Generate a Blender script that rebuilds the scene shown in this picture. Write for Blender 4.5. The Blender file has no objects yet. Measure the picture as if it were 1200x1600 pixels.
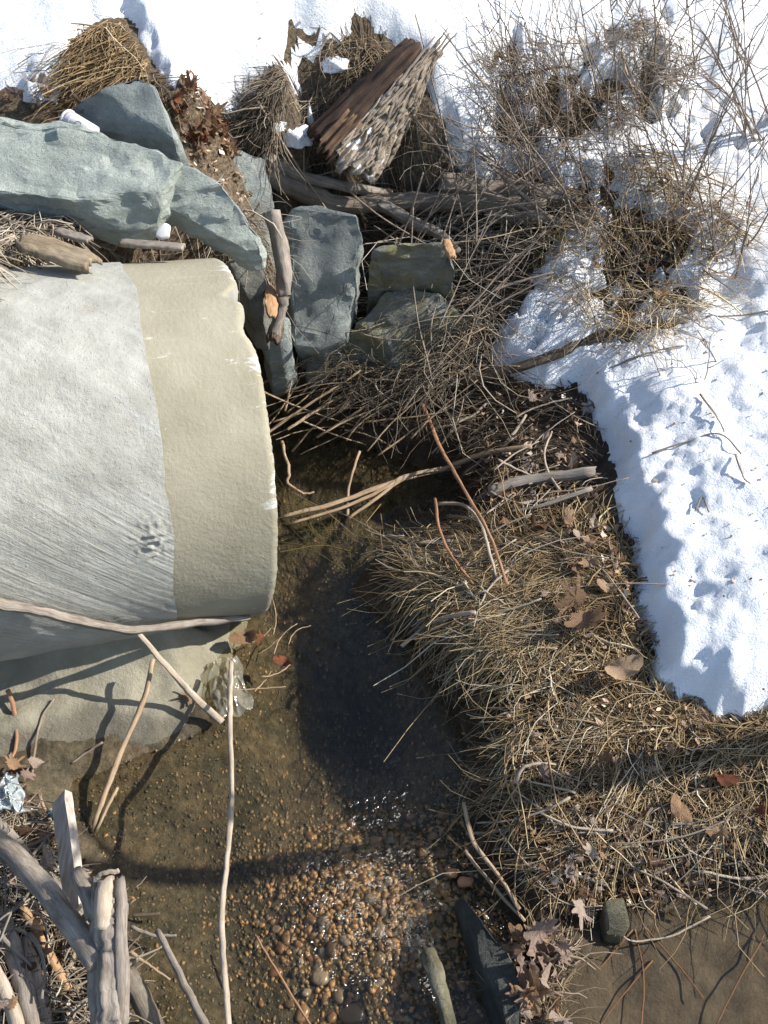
import bpy, bmesh, math, random
import numpy as np
from mathutils import Vector, Matrix, noise as mnoise

random.seed(7); rng = np.random.default_rng(7)
S = bpy.context.scene
COL = S.collection

# ------------------------------------------------------------------ camera
PITCH = math.radians(47.0); CAMH = 3.0; FPX = 1555.0          # focal length in pixels of the 1200x1600 photo
cd = bpy.data.cameras.new('camera'); cam = bpy.data.objects.new('camera', cd); COL.objects.link(cam)
cam.location = (0, 0, CAMH); cam.rotation_euler = (math.pi/2 - PITCH, 0, 0)
cd.sensor_fit = 'VERTICAL'; cd.sensor_height = 36.0; cd.lens = 36.0*FPX/1600.0
cd.clip_start = 0.05; cd.clip_end = 500
S.camera = cam

# ------------------------------------------------------------------ sky, sun, exposure
SUN = Vector((0.80, 0.10, 0.575)).normalized()
w = bpy.data.worlds.new('World'); S.world = w; w.use_nodes = True
nt = w.node_tree; nt.nodes.clear()
sky = nt.nodes.new('ShaderNodeTexSky'); sky.sky_type = 'NISHITA'; sky.sun_disc = False
sky.sun_elevation = math.asin(SUN.z); sky.sun_rotation = math.atan2(SUN.x, SUN.y)
bg = nt.nodes.new('ShaderNodeBackground'); bg.inputs[1].default_value = 0.13
wo = nt.nodes.new('ShaderNodeOutputWorld')
nt.links.new(sky.outputs[0], bg.inputs[0]); nt.links.new(bg.outputs[0], wo.inputs[0])
sd = bpy.data.lights.new('sun', 'SUN'); sd.energy = 5.0; sd.angle = math.radians(0.5); sd.color = (1.0, 0.95, 0.87)
so = bpy.data.objects.new('sun', sd); COL.objects.link(so)
so.rotation_euler = SUN.to_track_quat('Z', 'Y').to_euler()
vs = S.view_settings; vs.view_transform = 'Standard'; vs.look = 'None'; vs.exposure = 0.68; vs.gamma = 1.0; vs.use_curve_mapping = False
S.cycles.max_bounces = 5; S.cycles.transparent_max_bounces = 12; S.cycles.diffuse_bounces = 2; S.cycles.glossy_bounces = 2
S.cycles.caustics_reflective = False; S.cycles.caustics_refractive = False
S.cycles.use_denoising = True

# ------------------------------------------------------------------ photo point -> place
FW = np.array([0, math.cos(PITCH), -math.sin(PITCH)]); UP = np.array([0, math.sin(PITCH), math.cos(PITCH)])
CAM = np.array([0, 0, CAMH])
def ray(px, py):
    return FW + np.array([1., 0, 0])*((px-600)/FPX) + UP*((800-py)/FPX)
def at(px, py, z):
    d = ray(px, py); return CAM + d*((z-CAMH)/d[2])

# ------------------------------------------------------------------ numpy value noise
def _h(ix, iy, s):
    n = (ix.astype(np.int64)*374761393 + iy.astype(np.int64)*668265263 + s*1442695041) & 0x7fffffff
    n = ((n ^ (n >> 13))*1274126177) & 0x7fffffff
    return ((n ^ (n >> 16)) & 0xffff)/65535.0
def vn(x, y, s=0):
    x = np.asarray(x, float); y = np.asarray(y, float)
    ix = np.floor(x); iy = np.floor(y); fx = x-ix; fy = y-iy
    fx = fx*fx*(3-2*fx); fy = fy*fy*(3-2*fy)
    a = _h(ix, iy, s); b = _h(ix+1, iy, s); c = _h(ix, iy+1, s); d = _h(ix+1, iy+1, s)
    return (a*(1-fx)+b*fx)*(1-fy) + (c*(1-fx)+d*fx)*fy - 0.5
def fbm(x, y, o=4, s=0):
    t = 0; a = 1.0
    for i in range(o):
        t = t + a*vn(x, y, s+i*17); x = np.asarray(x)*2.03+5.1; y = np.asarray(y)*2.03+1.7; a *= 0.5
    return t
def sstep(a, b, x):
    t = np.clip((x-a)/(b-a), 0, 1); return t*t*(3-2*t)
def sdf(x, y, poly):
    """signed distance to a polygon, positive inside"""
    P = np.asarray(poly)[:, :2]; d = np.full(x.shape, 1e9); ins = np.zeros(x.shape, bool)
    for i in range(len(P)):
        a = P[i]; b = P[(i+1) % len(P)]; e = b-a
        t = np.clip(((x-a[0])*e[0]+(y-a[1])*e[1])/(e@e+1e-12), 0, 1)
        d = np.minimum(d, (x-a[0]-t*e[0])**2+(y-a[1]-t*e[1])**2)
        c = (a[1] > y) != (b[1] > y)
        with np.errstate(divide='ignore', invalid='ignore'):
            xi = a[0]+(y-a[1])*e[0]/(e[1] if e[1] != 0 else 1e-12)
        ins ^= c & (x < xi)
    d = np.sqrt(d); return np.where(ins, d, -d)

# ------------------------------------------------------------------ terrain heights
CTRL = [(-100,-60,1.5),(100,0,1.5),(300,0,1.5),(500,0,1.45),(700,0,1.38),(900,0,1.3),(1100,0,1.25),(1300,0,1.25),
 (0,120,1.38),(150,90,1.42),(300,130,1.36),(450,110,1.28),(600,100,1.2),(750,100,1.15),(900,100,1.08),(1100,100,1.05),(1250,100,1.05),
 (0,230,1.22),(200,250,1.16),(330,230,1.15),(420,190,1.12),(520,200,1.02),(640,200,1.0),(760,220,.92),(900,220,.88),(1050,220,.85),(1250,220,.88),
 (-100,400,1.12),(0,400,1.10),(120,385,1.12),(240,375,1.10),(330,380,1.02),(-100,472,1.245),(-40,470,1.25),(0,462,1.245),(60,448,1.24),(120,440,1.245),(180,430,1.225),(240,416,1.185),(300,398,1.10),
 (390,300,.9),(430,270,.88),(520,270,.85),(650,270,.82),(760,290,.78),(880,310,.74),(1000,330,.72),(1150,330,.72),(1250,330,.75),
 (500,330,.62),(600,340,.6),(700,360,.62),(800,380,.6),(900,420,.56),(1000,430,.56),(1150,430,.6),
 (420,420,.45),(500,440,.35),(600,440,.42),(700,440,.45),(790,480,.45),(900,500,.46),(1050,530,.46),(1200,530,.5),
 (470,560,.08),(560,560,.12),(640,560,.18),(720,560,.28),(800,580,.3),(900,600,.32),(1050,640,.36),(1200,640,.42),
 (600,640,.08),(680,640,.14),(760,650,.2),(860,660,.26),(930,680,.28),(800,740,.2),(900,760,.26),(1050,760,.36),(1200,760,.42),
 (760,820,.18),(860,850,.25),(960,860,.28),(1100,880,.36),(1250,900,.42),(640,880,.08),(720,920,.16),(820,950,.24),(940,970,.27),(1100,1000,.34),
 (760,1040,.2),(880,1060,.24),(1000,1090,.24),(1150,1130,.25),(1250,1130,.27),(800,1140,.17),(920,1180,.19),(1050,1220,.19),(1200,1220,.2),
 (780,1240,.12),(880,1290,.14),(1000,1310,.13),(1150,1330,.13),(780,1330,.1),(850,1390,.09),(960,1400,.08),(1100,1390,.09),(1200,1370,.1),(840,1460,.05),(840,1580,.04),
 (-60,1060,.06),(40,1060,.05),(150,1070,.045),(250,1060,.035),(40,1130,.035),(150,1130,.025),(250,1130,.015),(-60,1150,.06),
 (-60,1250,.12),(20,1250,.1),(60,1300,.07),(20,1380,.12),(110,1380,.05),(30,1480,.16),(120,1480,.09),(20,1590,.2),(120,1590,.12),(-100,1500,.3),(180,1560,.05),(60,1750,.25)]
CP = [at(*c) for c in CTRL]
CP += [np.array(p) for p in ((-6,9,2.4),(0,9,2.2),(6,9,2.1),(-6,5,1.7),(5,5,1.2),(5,2,.6),(-5,2,.9),(-5,0,.5),(5,0,.4),(-3,-2,.4),(3,-2,.3),(-3,3,1.3),(3,3,.7),(2.5,1.5,.4),(-2.2,.8,.35),(-2,1.6,.25),(-1.9,2.3,1.2),(-2.4,2.6,1.25))]
CP = np.array(CP)
STREAM = np.array([at(x, y, 0) for x, y in ((430,640),(480,655),(560,690),(640,725),(715,745),(735,790),(690,840),(610,850),(565,890),(545,930),(600,968),(655,1005),(695,1070),(722,1150),(735,1230),(728,1300),(745,1360),(765,1420),(800,1490),(800,1600),(820,1800),(850,2300),(180,2300),(215,1750),(222,1600),(210,1500),(195,1400),(150,1310),(105,1260),(110,1215),(180,1195),(262,1172),(330,1128),(300,1085),(315,1045),(330,1000),(250,980),(150,800),(300,690))])
POND = np.array([at(x, y, 0) for x, y in ((875,1640),(878,1520),(930,1462),(1010,1445),(1110,1432),(1230,1395),(1500,1360),(1700,1500),(1700,2400),(860,2300),(865,1800))])
def axis_lines(lo, hi, a, b, fine, coarse):
    mid = np.arange(a, b, fine); out1 = []; x = a; st = fine
    while x > lo: st = min(st*1.25, coarse); x -= st; out1.append(x)
    out2 = []; x = mid[-1]; st = fine
    while x < hi: st = min(st*1.25, coarse); x += st; out2.append(x)
    return np.array(out1[::-1]+list(mid)+out2)
GX = axis_lines(-7, 7, -1.9, 2.1, 0.013, 0.4); GY = axis_lines(-3, 10, 0.7, 4.7, 0.013, 0.4)
XX, YY = np.meshgrid(GX, GY, indexing='xy')
_r = np.sqrt(((CP[:, None, :2]-CP[None, :, :2])**2).sum(-1)+.0009)
_A = np.block([[_r-.02*np.eye(len(CP))*1.0, np.ones((len(CP), 1)), CP[:, :2]], [np.ones((1, len(CP))), np.zeros((1, 3))], [CP[:, :2].T, np.zeros((2, 3))]])
_w = np.linalg.solve(_A, np.concatenate([CP[:, 2], np.zeros(3)]))
def idw(x, y):
    z = _w[-3]+_w[-2]*x+_w[-1]*y
    for p, k in zip(CP, _w): z = z+k*np.sqrt((x-p[0])**2+(y-p[1])**2+.0009)
    return z
TZ = idw(XX, YY)
for _ in range(3):                                                # soften the interpolation
    q = np.pad(TZ, 1, mode='edge'); TZ = (q[1:-1, 1:-1]*4+q[:-2, 1:-1]+q[2:, 1:-1]+q[1:-1, :-2]+q[1:-1, 2:])/8
wob = 0.05*fbm(XX*5, YY*5, 3, 3)
D1 = sdf(XX, YY, STREAM)+wob*0.8; D2 = sdf(XX, YY, POND)+wob*1.6
DW = np.maximum(D1, D2)
land = np.maximum(TZ, 0.02)*sstep(0, 0.12, -DW)+0.012*sstep(0, .03, -DW)+0.03*fbm(XX*9, YY*9, 4, 9)*sstep(0, .1, -DW)
bed = -0.02-0.11*sstep(0, 0.30, D1)-0.05*sstep(0, .25, D2)+0.02*fbm(XX*7, YY*7, 3, 21)
# the riffle is shallower, the pool beside the bank deeper
RIF = at(600, 1400, 0); POOL = at(560, 1080, 0)
bed += 0.075*np.exp(-(((XX-RIF[0])/.30)**2+((YY-RIF[1])/.22)**2))
bed -= 0.10*np.exp(-(((XX-POOL[0])/.25)**2+((YY-POOL[1])/.30)**2))
bed = np.minimum(bed, -0.012)
HZ = np.where(DW > 0, bed, land)
WETP = np.array([at(x, y, .02) for x, y in ((30,1150),(320,1110),(280,1210),(150,1360),(40,1260))])
BEDMASK = np.maximum(sstep(-.02, .02, DW), .8*sstep(-.04, .04, sdf(XX, YY, WETP))); PONDMASK = sstep(-.03, .03, D2)

def sample(F, x, y):
    x = np.asarray(x, float); y = np.asarray(y, float)
    i = np.clip(np.searchsorted(GX, x)-1, 0, len(GX)-2); j = np.clip(np.searchsorted(GY, y)-1, 0, len(GY)-2)
    u = np.clip((x-GX[i])/(GX[i+1]-GX[i]), 0, 1); v = np.clip((y-GY[j])/(GY[j+1]-GY[j]), 0, 1)
    return F[j, i]*(1-u)*(1-v)+F[j, i+1]*u*(1-v)+F[j+1, i]*(1-u)*v+F[j+1, i+1]*u*v
def T(x, y): return sample(HZ, x, y)
_ts = np.arange(1.2, 9, 0.012)
def G(px, py, h=0.0, water=True):
    """the place on the ground (or the water) seen at that photo point, h metres above it"""
    d = ray(px, py); P = CAM+_ts[:, None]*d
    z = T(P[:, 0], P[:, 1])
    if water: z = np.maximum(z, 0)
    k = np.nonzero(P[:, 2] < z+h)[0]
    i = k[0] if len(k) else len(_ts)-1
    p = P[i].copy(); p[2] = (max(T(p[0], p[1]), 0) if water else T(p[0], p[1]))+h
    return p

# ------------------------------------------------------------------ pipe frame
PR = 0.658; PEND = np.array([-.551, 2.72, -.18+PR]); PYAW = .312; PSL = -.126
PA = np.array([math.cos(PSL)*math.cos(PYAW), math.cos(PSL)*math.sin(PYAW), math.sin(PSL)])

# ------------------------------------------------------------------ materials
def mat_new(n):
    m = bpy.data.materials.new(n); m.use_nodes = True
    t = m.node_tree; t.nodes.clear()
    o = t.nodes.new('ShaderNodeOutputMaterial'); b = t.nodes.new('ShaderNodeBsdfPrincipled')
    t.links.new(b.outputs[0], o.inputs[0]); b.inputs['Roughness'].default_value = .8
    return m, t, b, o
def N(t, ty, **k):
    n = t.nodes.new(ty)
    for a, v in k.items():
        if isinstance(v, (int, float, tuple)) and a in n.inputs: n.inputs[a].default_value = v
        else: setattr(n, a, v)
    return n
def ramp(t, fac, stops):
    r = t.nodes.new('ShaderNodeValToRGB'); e = r.color_ramp.elements
    while len(e) < len(stops): e.new(.5)
    for i, (p, c) in enumerate(stops): e[i].position = p; e[i].color = (*c, 1) if len(c) == 3 else c
    t.links.new(fac, r.inputs[0]); return r.outputs[0]
def noise(t, vec, scale, detail=6, rough=.6, dist=0):
    n = t.nodes.new('ShaderNodeTexNoise'); n.inputs['Scale'].default_value = scale; n.inputs['Detail'].default_value = detail
    n.inputs['Roughness'].default_value = rough; n.inputs['Distortion'].default_value = dist
    if vec is not None: t.links.new(vec, n.inputs['Vector'])
    return n.outputs[0]
def mapping(t, vec, scale=(1,1,1), rot=(0,0,0)):
    m = t.nodes.new('ShaderNodeMapping'); m.inputs['Scale'].default_value = scale; m.inputs['Rotation'].default_value = rot
    t.links.new(vec, m.inputs['Vector']); return m.outputs[0]
def mixc(t, fac, a, b, mode='MIX'):
    m = t.nodes.new('ShaderNodeMix'); m.data_type = 'RGBA'; m.blend_type = mode
    for s, v in ((0, fac), (6, a), (7, b)):
        if isinstance(v, (int, float)): m.inputs[s].default_value = v
        elif isinstance(v, tuple): m.inputs[s].default_value = (*v, 1)
        else: t.links.new(v, m.inputs[s])
    return m.outputs[2]
def math_(t, op, a, b=0.0, clamp=False):
    m = t.nodes.new('ShaderNodeMath'); m.operation = op; m.use_clamp = clamp
    for s, v in ((0, a), (1, b)):
        if isinstance(v, (int, float)): m.inputs[s].default_value = v
        else: t.links.new(v, m.inputs[s])
    return m.outputs[0]
def bump(t, b, h, strength=.5, dist=.01, prev=None):
    n = t.nodes.new('ShaderNodeBump'); n.inputs['Strength'].default_value = strength; n.inputs['Distance'].default_value = dist
    t.links.new(h, n.inputs['Height'])
    if prev is not None: t.links.new(prev, n.inputs['Normal'])
    t.links.new(n.outputs[0], b.inputs['Normal']); return n.outputs[0]
def attr(t, name):
    a = t.nodes.new('ShaderNodeAttribute'); a.attribute_name = name; return a.outputs['Fac']
def coord(t, which='Object'): return t.nodes.new('ShaderNodeTexCoord').outputs[which]
def simple(n, stops, scale=20, rough=.85, bs=.4, bd=.006, bscale=None, use='Object', stretch=(1,1,1), spec=.3):
    m, t, b, o = mat_new(n); v = mapping(t, coord(t, use), stretch)
    f = noise(t, v, scale); t.links.new(ramp(t, f, stops), b.inputs['Base Color'])
    b.inputs['Roughness'].default_value = rough; b.inputs['Specular IOR Level'].default_value = spec
    if bs: bump(t, b, noise(t, v, bscale or scale*2.5, 8), bs, bd)
    return m

def tint_mat(n, stops, rough=.75, spec=.25, trans=0.0):
    m, t, b, o = mat_new(n); f = attr(t, 'tint')
    t.links.new(ramp(t, f, stops), b.inputs['Base Color']); b.inputs['Roughness'].default_value = rough
    b.inputs['Specular IOR Level'].default_value = spec
    return m
M = {}
M['straw'] = tint_mat('dry_straw', [(0,(.06,.036,.018)),(.3,(.20,.13,.065)),(.65,(.40,.29,.155)),(.9,(.54,.43,.265)),(1,(.68,.59,.43))])
M['straw_dark'] = tint_mat('dull_straw', [(0,(.045,.03,.02)),(.4,(.16,.115,.07)),(.75,(.31,.24,.16)),(1,(.50,.42,.31))])
M['grey_straw'] = tint_mat('grey_straw', [(0,(.06,.05,.035)),(.4,(.18,.14,.10)),(.75,(.33,.28,.21)),(1,(.50,.45,.37))])
M['weed'] = tint_mat('water_weed', [(0,(.05,.045,.015)),(1,(.20,.16,.06))])

def wood(n, stops, su=3, sv=1.0, rough=.8, bs=.7, bd=.004):
    """grain runs along the stem: UV u = turns, v = metres"""
    m, t, b, o = mat_new(n); v = mapping(t, coord(t, 'UV'), (su*4, sv*9, 1))
    f = noise(t, v, 1.6, 8, .7, .5); f2 = noise(t, coord(t, 'Object'), 14, 4)
    c = ramp(t, math_(t, 'ADD', math_(t, 'MULTIPLY', f, .7), math_(t, 'MULTIPLY', f2, .35)), stops)
    t.links.new(c, b.inputs['Base Color']); b.inputs['Roughness'].default_value = rough; b.inputs['Specular IOR Level'].default_value = .25
    bump(t, b, noise(t, v, 5, 8, .7), bs, bd); return m
M['driftwood'] = wood('driftwood', [(.3,(.055,.044,.034)),(.48,(.20,.168,.138)),(.75,(.41,.365,.31))])
M['palewood'] = wood('pale_wood', [(.3,(.17,.13,.09)),(.5,(.38,.31,.235)),(.75,(.56,.49,.40))])
M['greybark'] = wood('grey_bark', [(.3,(.07,.055,.04)),(.5,(.22,.18,.14)),(.72,(.42,.37,.30))], 8, .5, .9, 1, .008)
M['tanwood'] = wood('tan_wood', [(.3,(.16,.10,.055)),(.5,(.34,.24,.15)),(.75,(.52,.42,.29))])
M['redtwig'] = wood('red_brown_twig', [(.3,(.14,.06,.03)),(.55,(.33,.18,.10)),(.8,(.48,.33,.22))])
M['brushtwig'] = wood('brush_twig', [(.3,(.10,.075,.055)),(.5,(.22,.17,.13)),(.75,(.40,.34,.28))])
M['darkwood'] = wood('dark_wet_wood', [(.3,(.03,.022,.015)),(.55,(.10,.075,.05)),(.8,(.22,.17,.12))], rough=.5)
M['orangewood'] = wood('orange_wood', [(.3,(.20,.10,.045)),(.55,(.42,.25,.13)),(.8,(.58,.43,.28))])

def rockmat(n, a, bcol, c, scale=6, moss=None, bs=.8, rough=.8):
    m, t, b, o = mat_new(n); v = coord(t, 'Object')
    f = noise(t, v, scale, 8, .65, .3); col = ramp(t, f, [(.3, a), (.5, bcol), (.72, c)])
    vein = noise(t, mapping(t, v, (1, 1, 3.5), (.3, .2, .4)), scale*2.2, 5, .6, 1.5)
    col = mixc(t, math_(t, 'MULTIPLY', ramp(t, vein, [(.55, (0,0,0)), (.72, (1,1,1))]), .45), col, c)
    sp = noise(t, v, scale*22, 3); col = mixc(t, math_(t, 'MULTIPLY', ramp(t, sp, [(.5,(0,0,0)),(.75,(1,1,1))]), .35), col, tuple(x*.45 for x in a))
    if moss:
        mf = noise(t, v, scale*1.3, 6, .7); col = mixc(t, ramp(t, mf, [(.47,(0,0,0)),(.6,(1,1,1))]), col, moss)
    t.links.new(col, b.inputs['Base Color']); b.inputs['Roughness'].default_value = rough
    cr = ramp(t, noise(t, mapping(t, v, (1, 1, 4), (.35, .25, .3)), scale*1.6, 6, .7, 1.0), [(.44,(0,0,0)),(.5,(1,1,1)),(.56,(0,0,0))])
    n1 = bump(t, b, math_(t, 'ADD', noise(t, v, scale*6, 10, .75), math_(t, 'MULTIPLY', cr, -.10)), bs, .02)
    return m
M['slab'] = rockmat('green_grey_slate', (.245,.272,.242), (.335,.370,.332), (.45,.49,.44))
M['slate'] = rockmat('blue_grey_slate', (.155,.172,.163), (.24,.265,.25), (.35,.38,.355))
M['greyrock'] = rockmat('dull_grey_rock', (.10,.10,.085), (.16,.16,.14), (.26,.26,.23), 8)
M['mossrock'] = rockmat('mossy_rock', (.10,.105,.09), (.18,.185,.16), (.31,.32,.28), 7, (.20,.185,.095))
M['darkrock'] = rockmat('dark_wet_rock', (.014,.016,.013), (.028,.033,.028), (.085,.10,.088), 7, rough=.45)
M['olive'] = rockmat('olive_stone', (.06,.055,.03), (.14,.125,.07), (.30,.28,.2), 9, rough=.5)

# ------------------------------------------------------------------ object helpers
def tag(o, label=None, cat=None, group=None, kind=None):
    for k, v in (('label', label), ('category', cat), ('group', group), ('kind', kind)):
        if v: o[k] = v
    return o
def link(name, me, mat=None, parent=None):
    o = bpy.data.objects.new(name, me); COL.objects.link(o)
    if mat and me is not None and not me.materials: me.materials.append(mat)
    if parent: o.parent = parent
    return o
def empty(name, loc, label, cat, group=None):
    o = bpy.data.objects.new(name, None); COL.objects.link(o); o.location = loc; o.empty_display_size = .05
    return tag(o, label, cat, group)
def np_mesh(name, V, F, smooth=True, attrs=None, uv=None):
    """V (n,3), F (m,k) with k = 3 or 4"""
    me = bpy.data.meshes.new(name); V = np.asarray(V, np.float32); F = np.asarray(F, np.int32); k = F.shape[1]
    me.vertices.add(len(V)); me.vertices.foreach_set('co', V.ravel())
    me.loops.add(F.size); me.loops.foreach_set('vertex_index', F.ravel())
    me.polygons.add(len(F)); me.polygons.foreach_set('loop_start', np.arange(0, F.size, k, dtype=np.int32))
    me.polygons.foreach_set('use_smooth', np.full(len(F), smooth))
    for n, a in (attrs or {}).items():
        at_ = me.attributes.new(n, 'FLOAT', 'POINT'); at_.data.foreach_set('value', np.asarray(a, np.float32).ravel())
    if uv is not None:
        l = me.uv_layers.new(name='UVMap'); l.data.foreach_set('uv', np.asarray(uv, np.float32)[F.ravel()].ravel())
    me.update(); me.validate(); return me
def rebase(me, p):
    """move the mesh data so that its object can stand at p"""
    v = np.empty(len(me.vertices)*3, np.float32); me.vertices.foreach_get('co', v)
    v = v.reshape(-1, 3)-np.asarray(p, np.float32); me.vertices.foreach_set('co', v.ravel()); me.update()
def grid_faces(nx, ny, keep=None):
    i, j = np.meshgrid(np.arange(nx-1), np.arange(ny-1), indexing='xy'); a = (j*nx+i)
    F = np.stack([a, a+1, a+1+nx, a+nx], -1)
    if keep is not None: F = F[keep]
    return F.reshape(-1, 4)
def compact(V, F, *arrs):
    u, inv = np.unique(F, return_inverse=True); return (V[u], inv.reshape(F.shape))+tuple(a[u] for a in arrs)

def tubes(paths, radii, sides=3, tint=None, name='tubes'):
    """many stems at once: paths (n,s,3), radii (n,s)"""
    n, s, _ = paths.shape; tang = np.gradient(paths, axis=1); tang /= np.linalg.norm(tang, axis=2, keepdims=True)+1e-9
    ref = np.tile(np.array([.31, .17, .94]), (n, s, 1)); a = np.cross(tang, ref); a /= np.linalg.norm(a, axis=2, keepdims=True)+1e-9
    b = np.cross(tang, a); th = np.arange(sides)*2*np.pi/sides
    V = paths[:, :, None, :]+radii[:, :, None, None]*(np.cos(th)[None, None, :, None]*a[:, :, None, :]+np.sin(th)[None, None, :, None]*b[:, :, None, :])
    base = (np.arange(n)*s*sides)[:, None, None]; r = (np.arange(s-1)*sides)[None, :, None]; k = np.arange(sides)[None, None, :]; k2 = (k+1) % sides
    F = np.stack([base+r+k, base+r+k2, base+r+sides+k2, base+r+sides+k], -1).reshape(-1, 4)
    at_ = None if tint is None else {'tint': np.repeat(tint, s*sides)}
    return np_mesh(name, V.reshape(-1, 3), F, True, at_)

def catmull(P, per=6):
    P = [np.asarray(p, float) for p in P]; Q = [2*P[0]-P[1]]+P+[2*P[-1]-P[-2]]; out = []
    for i in range(1, len(Q)-2):
        for k in range(per):
            t = k/per; p0, p1, p2, p3 = Q[i-1:i+3]
            out.append(.5*(2*p1+(p2-p0)*t+(2*p0-5*p1+4*p2-p3)*t*t+(3*p1-p0-3*p2+p3)*t**3))
    out.append(P[-1]); return np.array(out)
def stem_mesh(P, r0, r1, sides=7, rough=.12, ridges=0, per=6, wob=0.0, broken=False, name='stem', seed=None):
    """one tapered, knobbly stick with closed ends; UV for the grain"""
    sd_ = random.random()*100 if seed is None else seed
    C = catmull(P, per); n = len(C)
    if wob:
        for i in range(n):
            v = mnoise.noise_vector(Vector((i*.55, sd_, 0))); C[i] += np.array(v)*wob
    L = np.concatenate([[0], np.cumsum(np.linalg.norm(np.diff(C, axis=0), axis=1))]); t = L/L[-1]
    R = r0+(r1-r0)*t
    tg = np.gradient(C, axis=0); tg /= np.linalg.norm(tg, axis=1)[:, None]
    up = np.array([.2, .3, .93]); A = np.cross(tg, up); A /= np.linalg.norm(A, axis=1)[:, None]+1e-9; B = np.cross(tg, A)
    V = []; UV = []
    for i in range(n):
        for k in range(sides+1):
            th = 2*math.pi*k/sides; kk = k % sides
            q = mnoise.noise(Vector((math.cos(th)*1.3, math.sin(th)*1.3+sd_, L[i]*9)))
            rr = R[i]*(1+rough*1.6*q)
            if ridges: rr *= 1+.10*math.sin(ridges*th+2.5*mnoise.noise(Vector((L[i]*7, sd_, th))))*(1 if k < sides else 1)
            off = 0
            if broken and i == n-1: off = R[i]*1.5*(.2+abs(mnoise.noise(Vector((math.cos(th)*3, math.sin(th)*3, sd_)))))
            V.append(C[i]+rr*(math.cos(th)*A[i]+math.sin(th)*B[i])+tg[i]*off); UV.append((k/sides, L[i]))
    F = []
    for i in range(n-1):
        for k in range(sides):
            a = i*(sides+1)+k; F.append((a, a+1, a+sides+2, a+sides+1))
    base = len(V); V.append(C[0]-tg[0]*R[0]*.3); V.append(C[-1]+tg[-1]*R[-1]*.25); UV += [(0, 0), (0, L[-1])]
    me = bpy.data.meshes.new(name)
    F += [(base, k+1, k) for k in range(sides)]+[(base+1, (n-1)*(sides+1)+k, (n-1)*(sides+1)+k+1) for k in range(sides)]
    me.from_pydata([tuple(v) for v in V], [], F); l = me.uv_layers.new(name='UVMap')
    vi = np.empty(len(me.loops), np.int32); me.loops.foreach_get('vertex_index', vi)
    l.data.foreach_set('uv', np.array(UV, np.float32)[vi].ravel())
    me.polygons.foreach_set('use_smooth', np.full(len(me.polygons), True)); me.update(); return me
def px_r(p, rpx):
    """radius in metres of something rpx photo pixels wide at place p"""
    return rpx*float((np.asarray(p)-CAM)@FW)/FPX
def stick(name, pts, rpx, mat, label=None, cat='stick', group=None, parent=None, sides=7, absz=False, **k):
    k.setdefault('rough', .26); k.setdefault('wob', .003)
    """pts: photo points with a height above the ground (or an absolute height); rpx: (start, end) half widths in photo pixels"""
    P = [at(*p) if absz else G(*p) for p in pts]
    r0, r1 = (rpx, rpx*.7) if isinstance(rpx, (int, float)) else rpx
    me = stem_mesh(P, px_r(P[0], r0), px_r(P[-1], r1), sides, name=name, **k)
    if parent is None:
        rebase(me, P[0]); o = link(name, me, M[mat]); o.location = P[0]; tag(o, label, cat, group)
    else:
        rebase(me, parent.location); o = link(name, me, M[mat], parent)
    return o

#@@SETTING
# ------------------------------------------------------------------ ground
m, t, b, o_ = mat_new('ground'); v = coord(t, 'Object')
soil = ramp(t, noise(t, v, 9, 8, .7), [(.3,(.025,.018,.012)),(.5,(.07,.05,.034)),(.75,(.15,.115,.08))])
duff = ramp(t, noise(t, v, 60, 6, .75), [(.35,(.05,.036,.022)),(.55,(.16,.12,.08)),(.75,(.32,.26,.19))])
soil = mixc(t, attr(t, 'dry'), soil, duff)
silt = ramp(t, noise(t, v, 30, 8, .75), [(.3,(.045,.041,.030)),(.5,(.135,.118,.084)),(.7,(.27,.23,.165))])
grav = ramp(t, noise(t, v, 5, 6, .6, .4), [(.35,(.60,.62,.55)),(.65,(1.1,.96,.8))])
silt = mixc(t, 1.0, silt, grav, 'MULTIPLY')
mud = ramp(t, noise(t, v, 14, 8, .65), [(.3,(.10,.078,.052)),(.55,(.17,.135,.095)),(.8,(.25,.205,.15))])
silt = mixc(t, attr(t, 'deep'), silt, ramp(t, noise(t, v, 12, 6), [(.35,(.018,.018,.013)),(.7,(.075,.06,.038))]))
col = mixc(t, attr(t, 'bed'), soil, silt); col = mixc(t, attr(t, 'pond'), col, mud)
t.links.new(col, b.inputs['Base Color']); b.inputs['Roughness'].default_value = .85; b.inputs['Specular IOR Level'].default_value = .2
bump(t, b, noise(t, v, 45, 9, .75), .9, .02)
M['ground'] = m
V = np.stack([XX, YY, HZ], -1).reshape(-1, 3)
dry = np.clip(sstep(.5, 1.0, HZ)+sstep(-.9, -1.2, XX)*sstep(.05, .15, HZ)*sstep(1.5, 1.3, YY), 0, 1)
tag(link('ground', np_mesh('ground', V, grid_faces(len(GX), len(GY)), True, {'bed': BEDMASK, 'pond': PONDMASK, 'dry': dry, 'deep': .6*sstep(-.10, -.2, HZ+.03*fbm(XX*6, YY*6, 3, 77))}), M['ground']), 'muddy stream bank and bed under the grass and snow', 'ground', kind='structure')

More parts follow.
